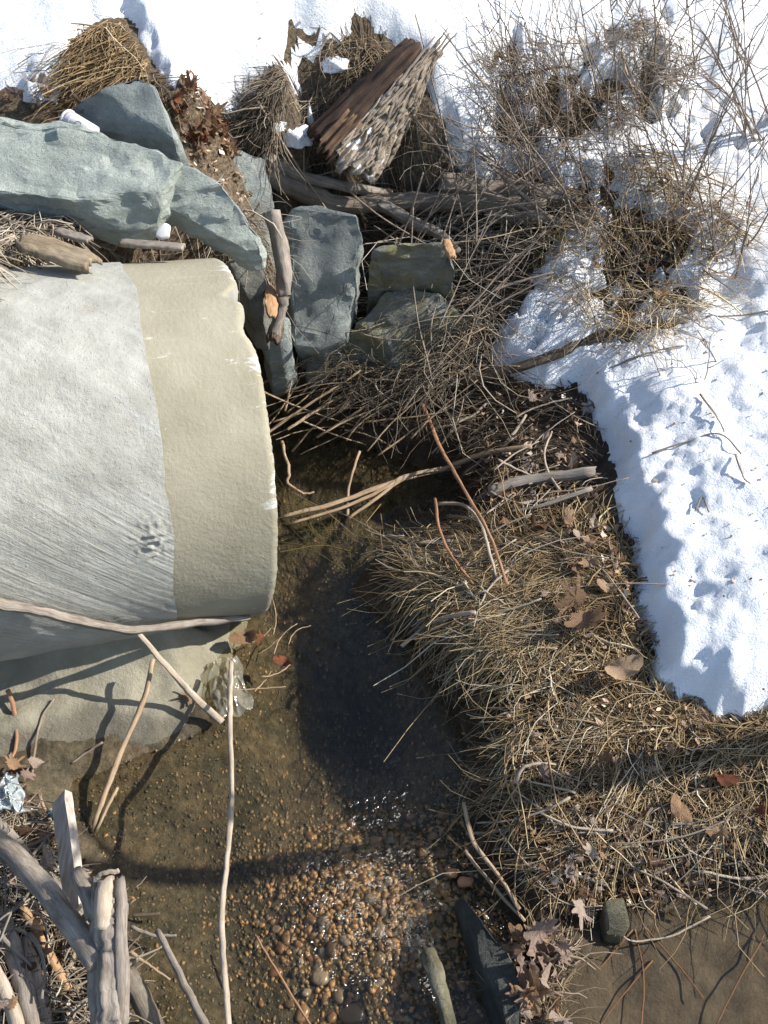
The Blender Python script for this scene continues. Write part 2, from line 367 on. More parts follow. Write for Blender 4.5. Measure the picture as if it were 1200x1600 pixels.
# ------------------------------------------------------------------ snow cover
def gpoly(pts): return np.array([G(x, y) for x, y in pts])
SNOW = gpoly([(1500,1125),(1200,1128),(1110,1138),(1060,1108),(1012,1075),(1002,1000),(985,945),(1000,900),(975,830),(950,740),(935,670),(895,607),(815,600),(765,578),(778,505),(810,450),(850,400),(872,345),(845,300),(825,285),(760,282),(705,268),(692,200),(665,125),(640,88),(590,82),(570,58),(520,62),(505,120),(482,135),(422,150),(392,175),(375,205),(335,190),(290,180),(262,160),(242,120),(226,75),(197,36),(152,48),(130,60),(122,100),(102,140),(95,182),(70,165),(40,148),(0,150),(-400,150)])
SNOW = np.vstack([SNOW[:, :2], [[-6.5, 4.2], [-6.5, 9.5], [6.5, 9.5], [6.5, .8]]])
HOLES = [gpoly(h) for h in ([(728,150),(742,125),(800,95),(880,100),(930,80),(1000,62),(1040,100),(1045,150),(1010,185),(950,215),(905,262),(850,262),(800,215)],
 [(905,262),(960,260),(1000,300),(1080,330),(1130,370),(1080,430),(1070,480),(1010,530),(930,525),(900,470),(920,400),(870,345),(850,300)],
 [(1040,215),(1100,205),(1200,200),(1205,222),(1110,232),(1040,240)],[(800,455),(840,470),(860,505),(820,530),(795,500)])]
sx = np.arange(-3.2, 3.2, .0135); sy = np.arange(1.3, 6.2, .0135); SX, SY = np.meshgrid(sx, sy)
dS = sdf(SX, SY, SNOW)
for h in HOLES: dS = np.minimum(dS, -sdf(SX, SY, h)+.10+.30*fbm(SX*11, SY*11, 3, 37))
dS = dS+.05*fbm(SX*9, SY*9, 4, 31)*sstep(-.25, .0, -abs(dS))*1.2
thick = .045+.055*sstep(.6, 1.2, SX)*sstep(3.6, 3.0, SY)
prof = sstep(0, 1, np.clip(dS, 0, None)/(.04+.75*thick))
lump = .030*fbm(SX*2.6, SY*2.6, 3, 41)+.026*fbm(SX*10, SY*10, 4, 47)+.012*fbm(SX*32, SY*32, 2, 49)
SZ = sample(HZ, SX, SY)
q = SZ.copy()
for _ in range(14):
    p_ = np.pad(q, 1, mode='edge'); q = (p_[1:-1, 1:-1]*2+p_[:-2, 1:-1]+p_[2:, 1:-1]+p_[1:-1, :-2]+p_[1:-1, 2:])/6
SZ2 = np.where(dS > 0, q+prof*(thick+.02)+lump*prof*np.where(SX > .6, 1.0, .55), SZ-.03)
# boot prints and melt hollows
for (fx, fy, ra, dp) in ((1085,820,.09,.07),(1075,970,.10,.08),(1110,640,.08,.06),(1150,720,.08,.05),(1170,860,.07,.05),(480,30,.10,.05),(445,90,.08,.07),(470,45,.07,.04),(190,20,.05,.05),(1090,170,.12,.07),(1130,470,.10,.07),(1160,560,.08,.05)):
    c = G(fx, fy); r = np.hypot((SX-c[0])*1.25, (SY-c[1])*.8); SZ2 -= np.where(dS > 0.03, .5*dp*np.exp(-(r/ra+1.1*fbm(SX*9, SY*9, 2, 53))**2), 0)
keep = (dS[:-1, :-1] > -.03) | (dS[1:, 1:] > -.03)
Vs = np.stack([SX, SY, SZ2], -1).reshape(-1, 3); Fs = grid_faces(len(sx), len(sy), keep); Vs, Fs = compact(Vs, Fs)
m, t, b, o_ = mat_new('snow'); v = coord(t, 'Object')
t.links.new(ramp(t, noise(t, v, 4, 5), [(.3,(.86,.89,.93)),(.7,(.92,.93,.94))]), b.inputs['Base Color']); b.inputs['Roughness'].default_value = .55; b.inputs['Specular IOR Level'].default_value = .3
bump(t, b, math_(t, 'ADD', noise(t, v, 24, 8, .7), math_(t, 'MULTIPLY', noise(t, v, 130, 4, .7), .35)), .75, .025); M['snow'] = m
tag(link('snow', np_mesh('snow', Vs, Fs), M['snow']), 'old bright snow cover with boot prints on the banks', 'snow', kind='structure')
def SNZ(x, y):
    i = np.clip(((np.asarray(x)-sx[0])/.0135).astype(int), 0, len(sx)-1); j = np.clip(((np.asarray(y)-sy[0])/.0135).astype(int), 0, len(sy)-1)
    return np.maximum(SZ2[j, i], T(x, y))

# ------------------------------------------------------------------ water
wx = np.arange(-1.75, 2.2, .009); wy = np.arange(.2, 3.95, .009); WX, WY = np.meshgrid(wx, wy)
wd = sample(DW, WX, WY)
rif = np.exp(-(((WX-RIF[0]-.03)/.30)**2+((WY-RIF[1]-.02)/.30)**2)); rif2 = at(665, 1470, 0)
rif = np.clip(rif+1.4*np.exp(-(((WX-rif2[0])/.07)**2+((WY-rif2[1])/.11)**2)), 0, 1.6)
WZ = .0022*fbm(WX*9, WY*9, 3, 61)+.007*rif*fbm(WX*.8*24+WY*9, WY*20-WX*8, 3, 67)+.0016*np.sin(90*(WX*.6+WY*.8)+8*fbm(WX*5, WY*5, 2, 71))*np.exp(-(((WX+.12)/.18)**2+((WY-2.15)/.25)**2))
keep = (wd > -.12)[:-1, :-1] | (wd > -.12)[1:, 1:]
Vw = np.stack([WX, WY, WZ], -1).reshape(-1, 3); Vw, Fw, Rw = compact(Vw, grid_faces(len(wx), len(wy), keep), rif.ravel())
m, t, b, o_ = mat_new('clear_water'); t.nodes.remove(b); v = coord(t, 'Object')
geo = N(t, 'ShaderNodeNewGeometry'); dt = N(t, 'ShaderNodeVectorMath', operation='DOT_PRODUCT'); t.links.new(geo.outputs['Incoming'], dt.inputs[0]); tr = N(t, 'ShaderNodeBsdfTransparent'); tr.inputs[0].default_value = (.91,.88,.80,1)
gl = N(t, 'ShaderNodeBsdfGlossy'); t.links.new(math_(t, 'ADD', .05, math_(t, 'MULTIPLY', attr(t, 'riffle'), .16)), gl.inputs['Roughness'])
bp = N(t, 'ShaderNodeBump'); bp.inputs['Strength'].default_value = .35; bp.inputs['Distance'].default_value = .01
t.links.new(noise(t, v, 34, 3, .5, .4), bp.inputs['Height']); t.links.new(bp.outputs[0], gl.inputs['Normal']); t.links.new(bp.outputs[0], dt.inputs[1])
fr = math_(t, 'ADD', .03, math_(t, 'MULTIPLY', math_(t, 'POWER', math_(t, 'SUBTRACT', 1.0, math_(t, 'ABSOLUTE', dt.outputs['Value'])), 5.0), .97))   # Schlick reflectance, the same from above and below
rf = N(t, 'ShaderNodeBsdfRefraction'); rf.inputs['IOR'].default_value = 1.06; rf.inputs['Roughness'].default_value = .03; rf.inputs[0].default_value = (.92,.88,.78,1); t.links.new(bp.outputs[0], rf.inputs['Normal'])
mt = N(t, 'ShaderNodeMixShader'); mt.inputs[0].default_value = .25; t.links.new(tr.outputs[0], mt.inputs[1]); t.links.new(rf.outputs[0], mt.inputs[2])
mx = N(t, 'ShaderNodeMixShader'); t.links.new(fr, mx.inputs[0]); t.links.new(mt.outputs[0], mx.inputs[1]); t.links.new(gl.outputs[0], mx.inputs[2]); t.links.new(mx.outputs[0], o_.inputs[0])
wt = N(t, 'ShaderNodeTexWave', wave_type='BANDS', bands_direction='X', wave_profile='SAW'); wt.inputs['Scale'].default_value = 13.0; wt.inputs['Distortion'].default_value = 5.0; wt.inputs['Detail'].default_value = 3.0; wt.inputs['Detail Scale'].default_value = 2.2
t.links.new(mapping(t, v, (1, 1, 1), (0, 0, math.radians(161))), wt.inputs['Vector'])
chop = math_(t, 'MULTIPLY', attr(t, 'riffle'), ramp(t, noise(t, v, 17, 3, .6), [(.42,(.15,.15,.15)),(.54,(1,1,1))]))
rb_ = math_(t, 'MULTIPLY', math_(t, 'ADD', wt.outputs['Fac'], math_(t, 'MULTIPLY', noise(t, v, 70, 3, .6), .5)), chop); b2 = N(t, 'ShaderNodeBump'); b2.inputs['Strength'].default_value = 1.0; b2.inputs['Distance'].default_value = .014
t.links.new(rb_, b2.inputs['Height']); t.links.new(b2.outputs[0], bp.inputs['Normal'])
M['water'] = m
tag(link('water', np_mesh('water', Vw, Fw, True, {'riffle': Rw}), M['water']), 'clear shallow stream water rippling over brown gravel', 'water', kind='structure')

# ------------------------------------------------------------------ concrete pipe
m, t, b, o_ = mat_new('rough_concrete'); uv = coord(t, 'UV'); ob = coord(t, 'Object')
base = ramp(t, noise(t, uv, 5, 8, .65), [(.28,(.268,.263,.230)),(.5,(.352,.347,.308)),(.72,(.455,.45,.408))])
sc = noise(t, mapping(t, mapping(t, uv, (1, 1, 1), (0, 0, -.68)), (1.5, 12, 1)), 2, 6, .7, .4)
base = mixc(t, math_(t, 'MULTIPLY', ramp(t, sc, [(.5,(0,0,0)),(.7,(1,1,1))]), .35), base, (.50,.51,.485))
spk = noise(t, uv, 85, 4, .6); base = mixc(t, ramp(t, spk, [(.66,(0,0,0)),(.74,(1,1,1))]), base, (.16,.155,.135))
rust = noise(t, uv, 3.3, 3); base = mixc(t, math_(t, 'MULTIPLY', ramp(t, rust, [(.66,(0,0,0)),(.72,(1,1,1))]), .25), base, (.33,.2,.12))
t.links.new(base, b.inputs['Base Color']); b.inputs['Roughness'].default_value = .9; b.inputs['Specular IOR Level'].default_value = .15
rmask = ramp(t, noise(t, uv, 1.7, 3), [(.38,(.12,.12,.12)),(.62,(.8,.8,.8))])
trow = noise(t, mapping(t, mapping(t, uv, (1, 1, 1), (0, 0, -.68)), (2.2, 34, 1)), 1.6, 6, .65, .6)
hgt = math_(t, 'ADD', math_(t, 'MULTIPLY', trow, attr(t, 'trowel')), math_(t, 'MULTIPLY', noise(t, uv, 48, 7, .7), rmask))
pit = ramp(t, noise(t, uv, 120, 3, .5), [(.3,(0,0,0)),(.42,(1,1,1))]); bump(t, b, math_(t, 'ADD', hgt, math_(t, 'MULTIPLY', pit, .12)), .85, .011); M['concrete'] = m
m, t, b, o_ = mat_new('smooth_buff_concrete'); uv = coord(t, 'UV')
base = ramp(t, noise(t, uv, 3, 6, .6), [(.3,(.25,.228,.165)),(.5,(.305,.28,.208)),(.75,(.365,.34,.262))])
wh = noise(t, mapping(t, uv, (3, 9, 1)), 2.6, 7, .75, .4); edge = attr(t, 'rimwear')
base = mixc(t, ramp(t, math_(t, 'ADD', wh, math_(t, 'MULTIPLY', edge, .25)), [(.64,(0,0,0)),(.72,(1,1,1))]), base, (.54,.54,.50))
st = noise(t, mapping(t, uv, (1.2, 40, 1)), 2, 3); base = mixc(t, math_(t, 'MULTIPLY', ramp(t, st, [(.62,(0,0,0)),(.75,(1,1,1))]), .3), base, (.45,.44,.39))
hole = noise(t, uv, 70, 2); base = mixc(t, ramp(t, hole, [(.76,(0,0,0)),(.79,(1,1,1))]), base, (.18,.16,.12))
t.links.new(base, b.inputs['Base Color']); b.inputs['Roughness'].default_value = .85; b.inputs['Specular IOR Level'].default_value = .2
bump(t, b, math_(t, 'ADD', noise(t, uv, 60, 6, .65), math_(t, 'MULTIPLY', hole, -.6)), .45, .006); M['buff'] = m
e1 = np.cross([0, 0, 1], PA); e1 /= np.linalg.norm(e1); e2 = np.cross(PA, e1)
def pipe_pt(x, th, r): return PEND+PA*x+r*(np.cos(th)[..., None]*e1+np.sin(th)[..., None]*e2) if np.ndim(x) == 0 else PEND+PA*x[..., None]+r[..., None]*(np.cos(th)[..., None]*e1+np.sin(th)[..., None]*e2)
pipe = empty('concrete_pipe', PEND-np.array([0, 0, PR]), 'big pale concrete drain pipe with a smooth buff band at its open end', 'pipe')
def revolve(name, xs_fn, r_fn, n, nth, mat, extra=None):
    th = np.linspace(0, 2*np.pi, nth+1); i = np.linspace(0, 1, n); TH, I = np.meshgrid(th, i, indexing='xy')
    X = xs_fn(TH, I); R = r_fn(TH, I, X); V = pipe_pt(X, TH, R)-np.array(pipe.location)
    UV = np.stack([X, TH*PR], -1).reshape(-1, 2)
    me = np_mesh(name, V.reshape(-1, 3), grid_faces(nth+1, n), True, {k: f(TH, I, X) for k, f in (extra or {}).items()}, UV)
    return link(name, me, mat, pipe)
per = lambda th, x, s, k: fbm(np.cos(th)*k+7, np.sin(th)*k+x*k*1.4+3, 4, s)
BAND = .335
def rimx(TH): return .0025*per(TH, 0*TH, 5, 9)+.0035*vn(TH*75, TH*0, 8)-.05*np.exp(-((TH-1.62)/.05)**2)-.025*np.exp(-((TH-1.85)/.10)**2)
bx_ = lambda TH: -BAND+.02*per(TH, 0*TH, 11, 3)-.05*np.exp(-((TH-3.05)/.15)**2)*0
trow = lambda TH, I, X: np.clip(1.1*np.exp(-((TH-3.0)/.42)**2)*np.exp(-((X+.62)/.42)**2)*1.0+.9*np.exp(-((TH-3.45)/.25)**2)*np.exp(-((X+.8)/.3)**2), 0, 1)
clump = lambda TH, X: np.exp(-((TH-2.83)/.09)**2-((X+.40)/.055)**2)
revolve('barrel', lambda TH, I: (bx_(TH)-.0)+(-3.1)*I**1.7, lambda TH, I, X: PR+.004+.006*per(TH, X, 15, 6)+.0012*vn(TH*90, X*60, 16)+.012*clump(TH, X)*np.clip(.3+2*vn(TH*110, X*75, 19), 0, 1), 260, 620, M['concrete'], {'trowel': trow})
revolve('spigot_band', lambda TH, I: rimx(TH)+(-BAND-.06)*I, lambda TH, I, X: PR-.002+.0015*per(TH, X, 25, 7)-.02*np.exp(-I*60)*0-.008*(1-sstep(0, .04, I)), 46, 620, M['buff'], {'rimwear': lambda TH, I, X: np.exp(-np.clip(-X, 0, 1)/.035)*(.5+.9*vn(TH*6, X*0, 4))})
TH_ = 0.085
revolve('rim_face', lambda TH, I: rimx(TH)+.004*np.sin(I*np.pi)-.0*I, lambda TH, I, X: (PR-.010)-(TH_-.01)*I+.002*per(TH, I, 29, 9), 6, 620, M['concrete'], {'trowel': lambda TH, I, X: 0*TH})
revolve('inner_wall', lambda TH, I: rimx(TH)-3.3*I, lambda TH, I, X: PR-TH_+0*TH, 40, 160, M['concrete'], {'trowel': lambda TH, I, X: 0*TH})

# concrete apron under the pipe
ax = np.arange(-2.0, -.2, .02); ay = np.arange(1.2, 2.6, .02); AX, AY = np.meshgrid(ax, ay)
APR = np.array([at(x, y, .05) for x, y in ((-250,980),(-250,1130),(-20,1185),(85,1165),(160,1150),(250,1158),(300,1130),(322,1085),(335,1040),(372,985),(380,900),(200,850))])
dA = sdf(AX, AY, APR)+.03*fbm(AX*14, AY*14, 4, 81)
AZ = np.where(dA > 0, np.maximum(sample(HZ, AX, AY), -.0)*1.0-.006+.03*sstep(0, .12, dA)+.03*sstep(-.7, -1.3, AX)*sstep(0, .1, dA)-.0+.012*fbm(AX*5, AY*5, 3, 83), sample(HZ, AX, AY)-.05)
keep = (dA > -.03)[:-1, :-1] | (dA > -.03)[1:, 1:]
wetA = (1-sstep(.05, .10, dA+.05*fbm(AX*6, AY*6, 4, 87)))*sstep(1.92, 1.86, AY-.10*(AX+.9))
Va, Fa, Wa = compact(np.stack([AX, AY, AZ], -1).reshape(-1, 3), grid_faces(len(ax), len(ay), keep), wetA.ravel())
m, t, b, o_ = mat_new('apron_concrete'); v = coord(t, 'Object')
c = ramp(t, noise(t, v, 7, 8, .65), [(.3,(.215,.196,.138)),(.5,(.28,.258,.188)),(.72,(.345,.322,.245))])
c = mixc(t, ramp(t, noise(t, v, 3.1, 5), [(.6,(0,0,0)),(.68,(.5,.5,.5))]), c, (.30,.27,.19))
c = mixc(t, math_(t, 'MULTIPLY', attr(t, 'wet'), .85), c, (.115,.10,.07)); t.links.new(c, b.inputs['Base Color']); t.links.new(math_(t, 'SUBTRACT', .9, math_(t, 'MULTIPLY', attr(t, 'wet'), .5)), b.inputs['Roughness']); bump(t, b, noise(t, v, 44, 9, .75), .8, .016); M['apron'] = m
tag(link('concrete_apron', np_mesh('concrete_apron', Va, Fa, True, {'wet': Wa}), M['apron']), 'pale crumbling concrete apron under the drain pipe', 'apron')
#@@OBJECTS
# ------------------------------------------------------------------ boulders
def rock_mesh(name, pts, bev=.015, cuts=3, amp=.012, nsc=7, org=None):
    """a broken block: hull of the given corners, bevelled, subdivided and roughened"""
    bm = bmesh.new()
    for p in pts: bm.verts.new(p)
    r = bmesh.ops.convex_hull(bm, input=bm.verts)
    bmesh.ops.delete(bm, geom=[v for v in set(r['geom_interior']+r['geom_unused']) if isinstance(v, bmesh.types.BMVert)], context='VERTS')
    bmesh.ops.dissolve_limit(bm, angle_limit=.12, verts=bm.verts, edges=bm.edges)
    bmesh.ops.bevel(bm, geom=list(bm.edges), offset=bev, segments=2, profile=.6, affect='EDGES', clamp_overlap=True)
    bmesh.ops.triangulate(bm, faces=bm.faces)
    for _ in range(cuts):
        es = [e for e in bm.edges if e.calc_length() > .03]
        if es: bmesh.ops.subdivide_edges(bm, edges=es, cuts=1); bmesh.ops.triangulate(bm, faces=bm.faces)
    bmesh.ops.remove_doubles(bm, verts=bm.verts, dist=.0008)
    bm.normal_update(); sd_ = random.random()*50
    for v in bm.verts:
        q = v.co*nsc+Vector((sd_, 0, 0)); n = mnoise.fractal(q, 1.0, 2.0, 4); st = mnoise.noise(Vector((q.x*.5, q.y*.5, q.z*4)))
        ch = mnoise.voronoi(Vector((q.x*.8, q.y*.8, q.z*1.6)))[0]; v.co += v.normal*(n*amp*1.1+st*amp*.6+(ch[1]-ch[0]-.35)*amp*.45)
    for f in bm.faces: f.smooth = True
    me = bpy.data.meshes.new(name); bm.to_mesh(me); bm.free(); me.set_sharp_from_angle(angle=.30)
    if org is not None: rebase(me, org)
    return me
def hull_pts(top, drop, shrink=.0, push=0.0):
    """photo corners with their heights plus the hidden underside"""
    P = [at(*p) for p in top]; c = sum(P)/len(P)
    Q = [p+(c-p)*shrink+np.array([0, push, -drop]) for p in P]
    return P+Q
def boulder(name, top, drop, mat, label, cat='rock', shrink=0., push=0., **k):
    P = hull_pts(top, drop, shrink, push); o0 = np.mean(P, 0); o0[2] = min(p[2] for p in P)
    o = link(name, rock_mesh(name, P, org=o0, **k), M[mat]); o.location = o0; return tag(o, label, cat)
slab = empty('stone_slab', at(150, 300, 1.1), 'huge flat green-grey stone slab lying above the concrete pipe', 'slab')
def ledge(name, top, drop, **k):
    link(name, rock_mesh(name, hull_pts(top, drop, 0, .03), org=slab.location, **k), M['slab'], slab)
ledge('upper_ledge', [(-200,178,1.385),(0,186,1.375),(80,190,1.37),(160,208,1.36),(245,234,1.335),(285,254,1.31),(255,292,1.27),(232,312,1.235),(110,312,1.245),(50,298,1.26),(0,290,1.265),(-200,272,1.28),(248,350,1.15),(206,369,1.11),(100,345,1.13),(0,320,1.15),(-200,306,1.16)], .06, bev=.010, cuts=4, amp=.016, nsc=10)
ledge('lower_ledge', [(215,262,1.25),(265,244,1.30),(348,288,1.25),(374,328,1.175),(409,372,1.08),(408,392,1.05),(385,392,1.05),(310,352,1.125),(235,312,1.205)], .09, bev=.008, cuts=4, amp=.012, nsc=11)
boulder('boulder', [(150,140,1.42),(215,117,1.46),(242,133,1.44),(272,215,1.31),(299,258,1.19),(286,248,1.21),(190,226,1.225),(130,202,1.28),(104,170,1.34)], .25, 'slate', 'pale grey-green pyramid boulder between straw tuft and big slab', cuts=4, amp=.012, bev=.010)
boulder('shaded_rock', [(372,232,1.05),(412,245,1.0),(425,300,.88),(415,345,.78),(365,318,.88),(352,262,1.0)], .3, 'slate', 'blue-grey rock half in shade left of the driftwood logs')
boulder('pipe_side_rock', [(352,402,.94),(404,394,.94),(415,440,.84),(408,480,.75),(386,472,.78),(366,432,.87)], .3, 'greyrock', 'dull grey rock wedged behind the broken rim of the pipe', push=.1)
boulder('pipe_foot_rock', [(398,488,.60),(426,478,.65),(449,500,.57),(456,545,.47),(443,567,.42),(420,576,.39),(407,540,.47)], .25, 'slate', 'pale grey rock below the orange chip beside the pipe', push=.1)
boulder('wedge_rock', [(452,323,.93),(492,319,.94),(558,336,.91),(568,372,.83),(542,515,.47),(503,548,.40),(460,540,.42),(444,480,.52),(439,350,.86)], .32, 'slate', 'upright blue-grey wedge-shaped rock under the driftwood logs', shrink=.12, push=.10, cuts=4, amp=.012, bev=.009, nsc=8)
boulder('footing_rock', [(478,556,.34),(532,545,.36),(552,610,.14),(545,642,.04),(490,632,.05),(476,590,.2)], .2, 'slate', 'shaded bluish rock under the tip of the wedge-shaped rock', push=.08)
boulder('mossy_boulder', [(585,392,.80),(632,377,.83),(702,380,.82),(712,420,.7),(640,440,.64),(600,445,.62),(572,420,.7)], .35, 'mossrock', 'mossy yellow-green boulder right of the wedge-shaped rock', push=.1, amp=.02, bev=.03)
boulder('root_covered_boulder', [(560,500,.48),(600,455,.58),(690,455,.58),(728,500,.46),(705,580,.26),(650,630,.13),(560,645,.04),(535,600,.16),(530,550,.32)], .3, 'mossrock', 'sloping grey boulder netted with roots below mossy boulder', push=.12, cuts=4, amp=.02, bev=.03)
boulder('small_mossy_stone', [(560,600,.14),(585,590,.17),(592,615,.12),(580,638,.06),(562,632,.07)], .08, 'olive', 'small yellow mossy stone at the foot of root-covered boulder', 'stone', cuts=2, amp=.006, bev=.012)
boulder('dark_ridge_rock', [(710,1402,.06),(724,1399,.08),(748,1428,.105),(802,1500,.115),(815,1545,.11),(806,1640,.09),(775,1650,-.05),(757,1560,-.05),(728,1480,-.05)], .2, 'darkrock', 'dark wet sharp-edged rock beside the sparkling riffle', cuts=4, amp=.008, bev=.008)
boulder('green_rock', [(800,1318,.16),(842,1312,.18),(862,1345,.15),(858,1385,.1),(812,1380,.1)], .15, 'darkrock', 'dark green rock buried in the straw of the lower bank', cuts=2, bev=.012)
boulder('olive_block', [(945,1405,.14),(978,1400,.14),(985,1440,.09),(975,1464,.04),(948,1460,.05)], .12, 'olive', 'small olive stone block at the edge of brown pool', 'stone', cuts=2, amp=.006, bev=.012)

# ------------------------------------------------------------------ pebbles and gravel
def ico(sub):
    bm = bmesh.new(); bmesh.ops.create_icosphere(bm, subdivisions=sub, radius=1); V = np.array([v.co[:] for v in bm.verts]); F = np.array([[v.index for v in f.verts] for f in bm.faces]); bm.free(); return V, F
IV, IF = ico(2)
def pebV(k):
    V = IV.copy(); n = np.array([mnoise.noise(Vector(v*1.1)+Vector((k*3.7, 0, 0))) for v in V]); V *= (1+.55*n)[:, None]; V = np.sign(V)*np.abs(V)**.8
    return V*np.array([1.25, .85, .45])
PV = [pebV(k) for k in range(8)]

m, t, b, o_ = mat_new('wet_pebble'); oi = t.nodes.new('ShaderNodeObjectInfo'); v = coord(t, 'Object')
c = ramp(t, oi.outputs['Random'], [(0,(.20,.095,.04)),(.2,(.42,.21,.085)),(.4,(.18,.12,.07)),(.6,(.48,.29,.15)),(.8,(.17,.15,.11)),(1,(.55,.44,.32))])
c = mixc(t, math_(t, 'MULTIPLY', noise(t, v, 60, 5), .9), c, (.09,.06,.035)); t.links.new(c, b.inputs['Base Color']); b.inputs['Roughness'].default_value = .28; M['pebble'] = m
m, t, b, o_ = mat_new('wet_gravel'); c = ramp(t, attr(t, 'tint'), [(0,(.06,.054,.034)),(.25,(.20,.15,.08)),(.5,(.50,.28,.12)),(.8,(.50,.33,.18)),(.95,(.26,.25,.2)),(1,(.58,.5,.4))])
t.links.new(c, b.inputs['Base Color']); b.inputs['Roughness'].default_value = .4; M['gravel'] = m
pebm = []
for k in range(8):
    me = np_mesh('pebble', PV[k], IF); me.materials.append(M['pebble']); pebm.append(me)
spots = []
while len(spots) < 150:
    x = RIF[0]+.02+rng.normal()*.20; y = RIF[1]-.05+rng.normal()*.17
    if sample(DW, x, y) < .02: continue
    r = .009+.015*rng.uniform()**2
    if any((x-a)**2+(y-b_)**2 < (.85*(r+c))**2 for a, b_, c in spots): continue
    spots.append((x, y, r))
for x, y, r in spots:
    o = link('pebble', pebm[rng.integers(8)]); z = float(T(x, y)); o.location = (x, y, z+r*.1); o.scale = (r, r, r); o.rotation_euler = (rng.normal()*.25, rng.normal()*.25, rng.uniform(0, 6.3))
    tag(o, 'small rounded wet pebble lying in the sunny riffle', 'pebble', 'pebbles in the riffle')
for (px, py, r, lb) in ((706,1366,.017,'longer of two glossy orange pebbles above the dark ridge rock'),(727,1378,.020,'rounder of two glossy orange pebbles above the dark ridge rock')):
    p = G(px, py, .012); me = np_mesh('pebble', pebV(px*.1), IF); o = link('orange_pebble', me)
    mm = M.get('orangepeb')
    if not mm: mm = simple('orange_pebble', [(.3,(.36,.14,.06)),(.6,(.50,.26,.14))], 40, .2, .1); M['orangepeb'] = mm
    me.materials.append(mm); o.location = p; o.scale = (r, r, r); tag(o, lb, 'pebble', 'orange pebbles')
for (px, py, r, lb) in ((432,1452,.015,'pale round pebble alone in the dim gravel'),(550,1585,.032,'large grey stone under water near the picture bottom'),(500,1530,.024,'olive stone under water by the brown gravel'),(690,1335,.02,'reddish stone in the gravel above two orange pebbles')):
    p = G(px, py, .0, False); me = np_mesh('stone', pebV(px*.13), IF); o = link('stream_stone', me); me.materials.append(M['pebble']); o.location = p; o.scale = (r, r, r); tag(o, lb, 'stone')
n = 15000
gx = rng.uniform(-1.05, .55, n*5); gy = rng.uniform(.85, 3.3, n*5)
ok = (sample(D1, gx, gy) > -.01) & (rng.uniform(size=n*5) < .42+.6*np.exp(-(((gx-RIF[0])/.42)**2+((gy-RIF[1]+.02)/.33)**2))); gx = gx[ok][:n]; gy = gy[ok][:n]; n = len(gx)
near = np.exp(-(((gx-RIF[0])/.4)**2+((gy-RIF[1])/.35)**2)); gr = (.003+.009*rng.uniform(size=n)**2.6)*(.6+.6*near)
JV, JF = ico(1); JV = JV*np.array([1.2, .85, .5])
ja = rng.uniform(0, 6.28, n); ca, sa = np.cos(ja), np.sin(ja); jit = 1+.24*rng.normal(size=(n, len(JV)))
B = JV[None]*jit[:, :, None]*gr[:, None, None]; B = np.stack([B[..., 0]*ca[:, None]-B[..., 1]*sa[:, None], B[..., 0]*sa[:, None]+B[..., 1]*ca[:, None], B[..., 2]], -1)
B += np.stack([gx, gy, T(gx, gy)+gr*.1], -1)[:, None]
gt = np.clip(rng.normal(.10, .16, n)+(.46+.06*rng.normal(size=n))*near, 0, 1)
tag(link('gravel', np_mesh('gravel', B.reshape(-1, 3), (JF[None]+(np.arange(n)*len(JV))[:, None, None]).reshape(-1, 3), True, {'tint': np.repeat(gt, len(JV))}), M['gravel']), 'fine brown gravel covering the stream bed', 'gravel', kind='stuff')

# ------------------------------------------------------------------ dead grass and straw
def inside(poly, n):
    lo = poly[:, :2].min(0); hi = poly[:, :2].max(0); out = []
    c = 0
    while c < n:
        p = rng.uniform(lo, hi, (n*2, 2)); k = sdf(p[:, 0], p[:, 1], poly) > 0; p = p[k]; out.append(p); c += len(p)
    return np.vstack(out)[:n]
def straw(name, polys, n, head, spread, L, wd, mat, label, thick=.03, rise=.25, sag=.6, curl=.5, seg=6, tint=(.55,.22), overhang=True, snow=False, dens=None, loose=0.3):
    """flattened dead stems: each follows the ground, bends and sags over edges"""
    polys = polys if isinstance(polys[0], list) else [polys]; tot = []
    for pl in polys: tot.append(inside(gpoly(pl), n//len(polys)))
    p = np.vstack(tot); n = len(p); x, y = p[:, 0].copy(), p[:, 1].copy()
    if dens is None: dens = lambda a, c: .80+1.5*fbm(a*6, c*6, 3, 95)
    if True:
        k = rng.uniform(size=n) < dens(x, y); x = x[k]; y = y[k]; n = len(x)
    H = np.radians(head)+np.radians(spread)*rng.normal(size=n)+1.5*fbm(x*4.5, y*4.5, 2, 91)
    ln = L*np.exp(.35*rng.normal(size=n)); kap = curl*rng.normal(size=n)
    base = (SNZ if snow else T); z = np.maximum(base(x, y), 0 if not snow else -9)+rng.uniform(0, 1, n)**1.3*thick
    rs = rise*np.abs(rng.normal(size=n)); path = np.zeros((n, seg, 3)); path[:, 0] = np.stack([x, y, z], -1)
    st = ln/(seg-1); zz = z.copy(); off = rng.uniform(.002, 1, n)*thick
    lo_ = rng.uniform(size=n) < loose
    for i in range(1, seg):
        u = i/(seg-1); H = H+kap*(1.0/(seg-1))*1.6+.18*rng.normal(size=n); x = x+np.cos(H)*st; y = y+np.sin(H)*st
        g = np.maximum(base(x, y), -.005); zn = zz+st*(rs*(1.4-2.6*u*sag-.2))
        zn = np.where(lo_, zn, np.maximum(np.minimum(zn, g+thick*1.6+rs*st), zz-st*.8)); zz = np.maximum(zn, g+off*.6+.001); path[:, i] = np.stack([x, y, zz], -1)
    R = wd*np.exp(.5*rng.normal(size=n))[:, None]*np.linspace(1, .45, seg)[None]
    tt = np.clip(rng.normal(tint[0], tint[1], n)+.45*fbm(path[:, 0, 0]*3.5, path[:, 0, 1]*3.5, 3, 97), 0, 1)
    return tag(link(name, tubes(path, R, 3, tt, name), M[mat]), label, 'grass', kind='stuff')
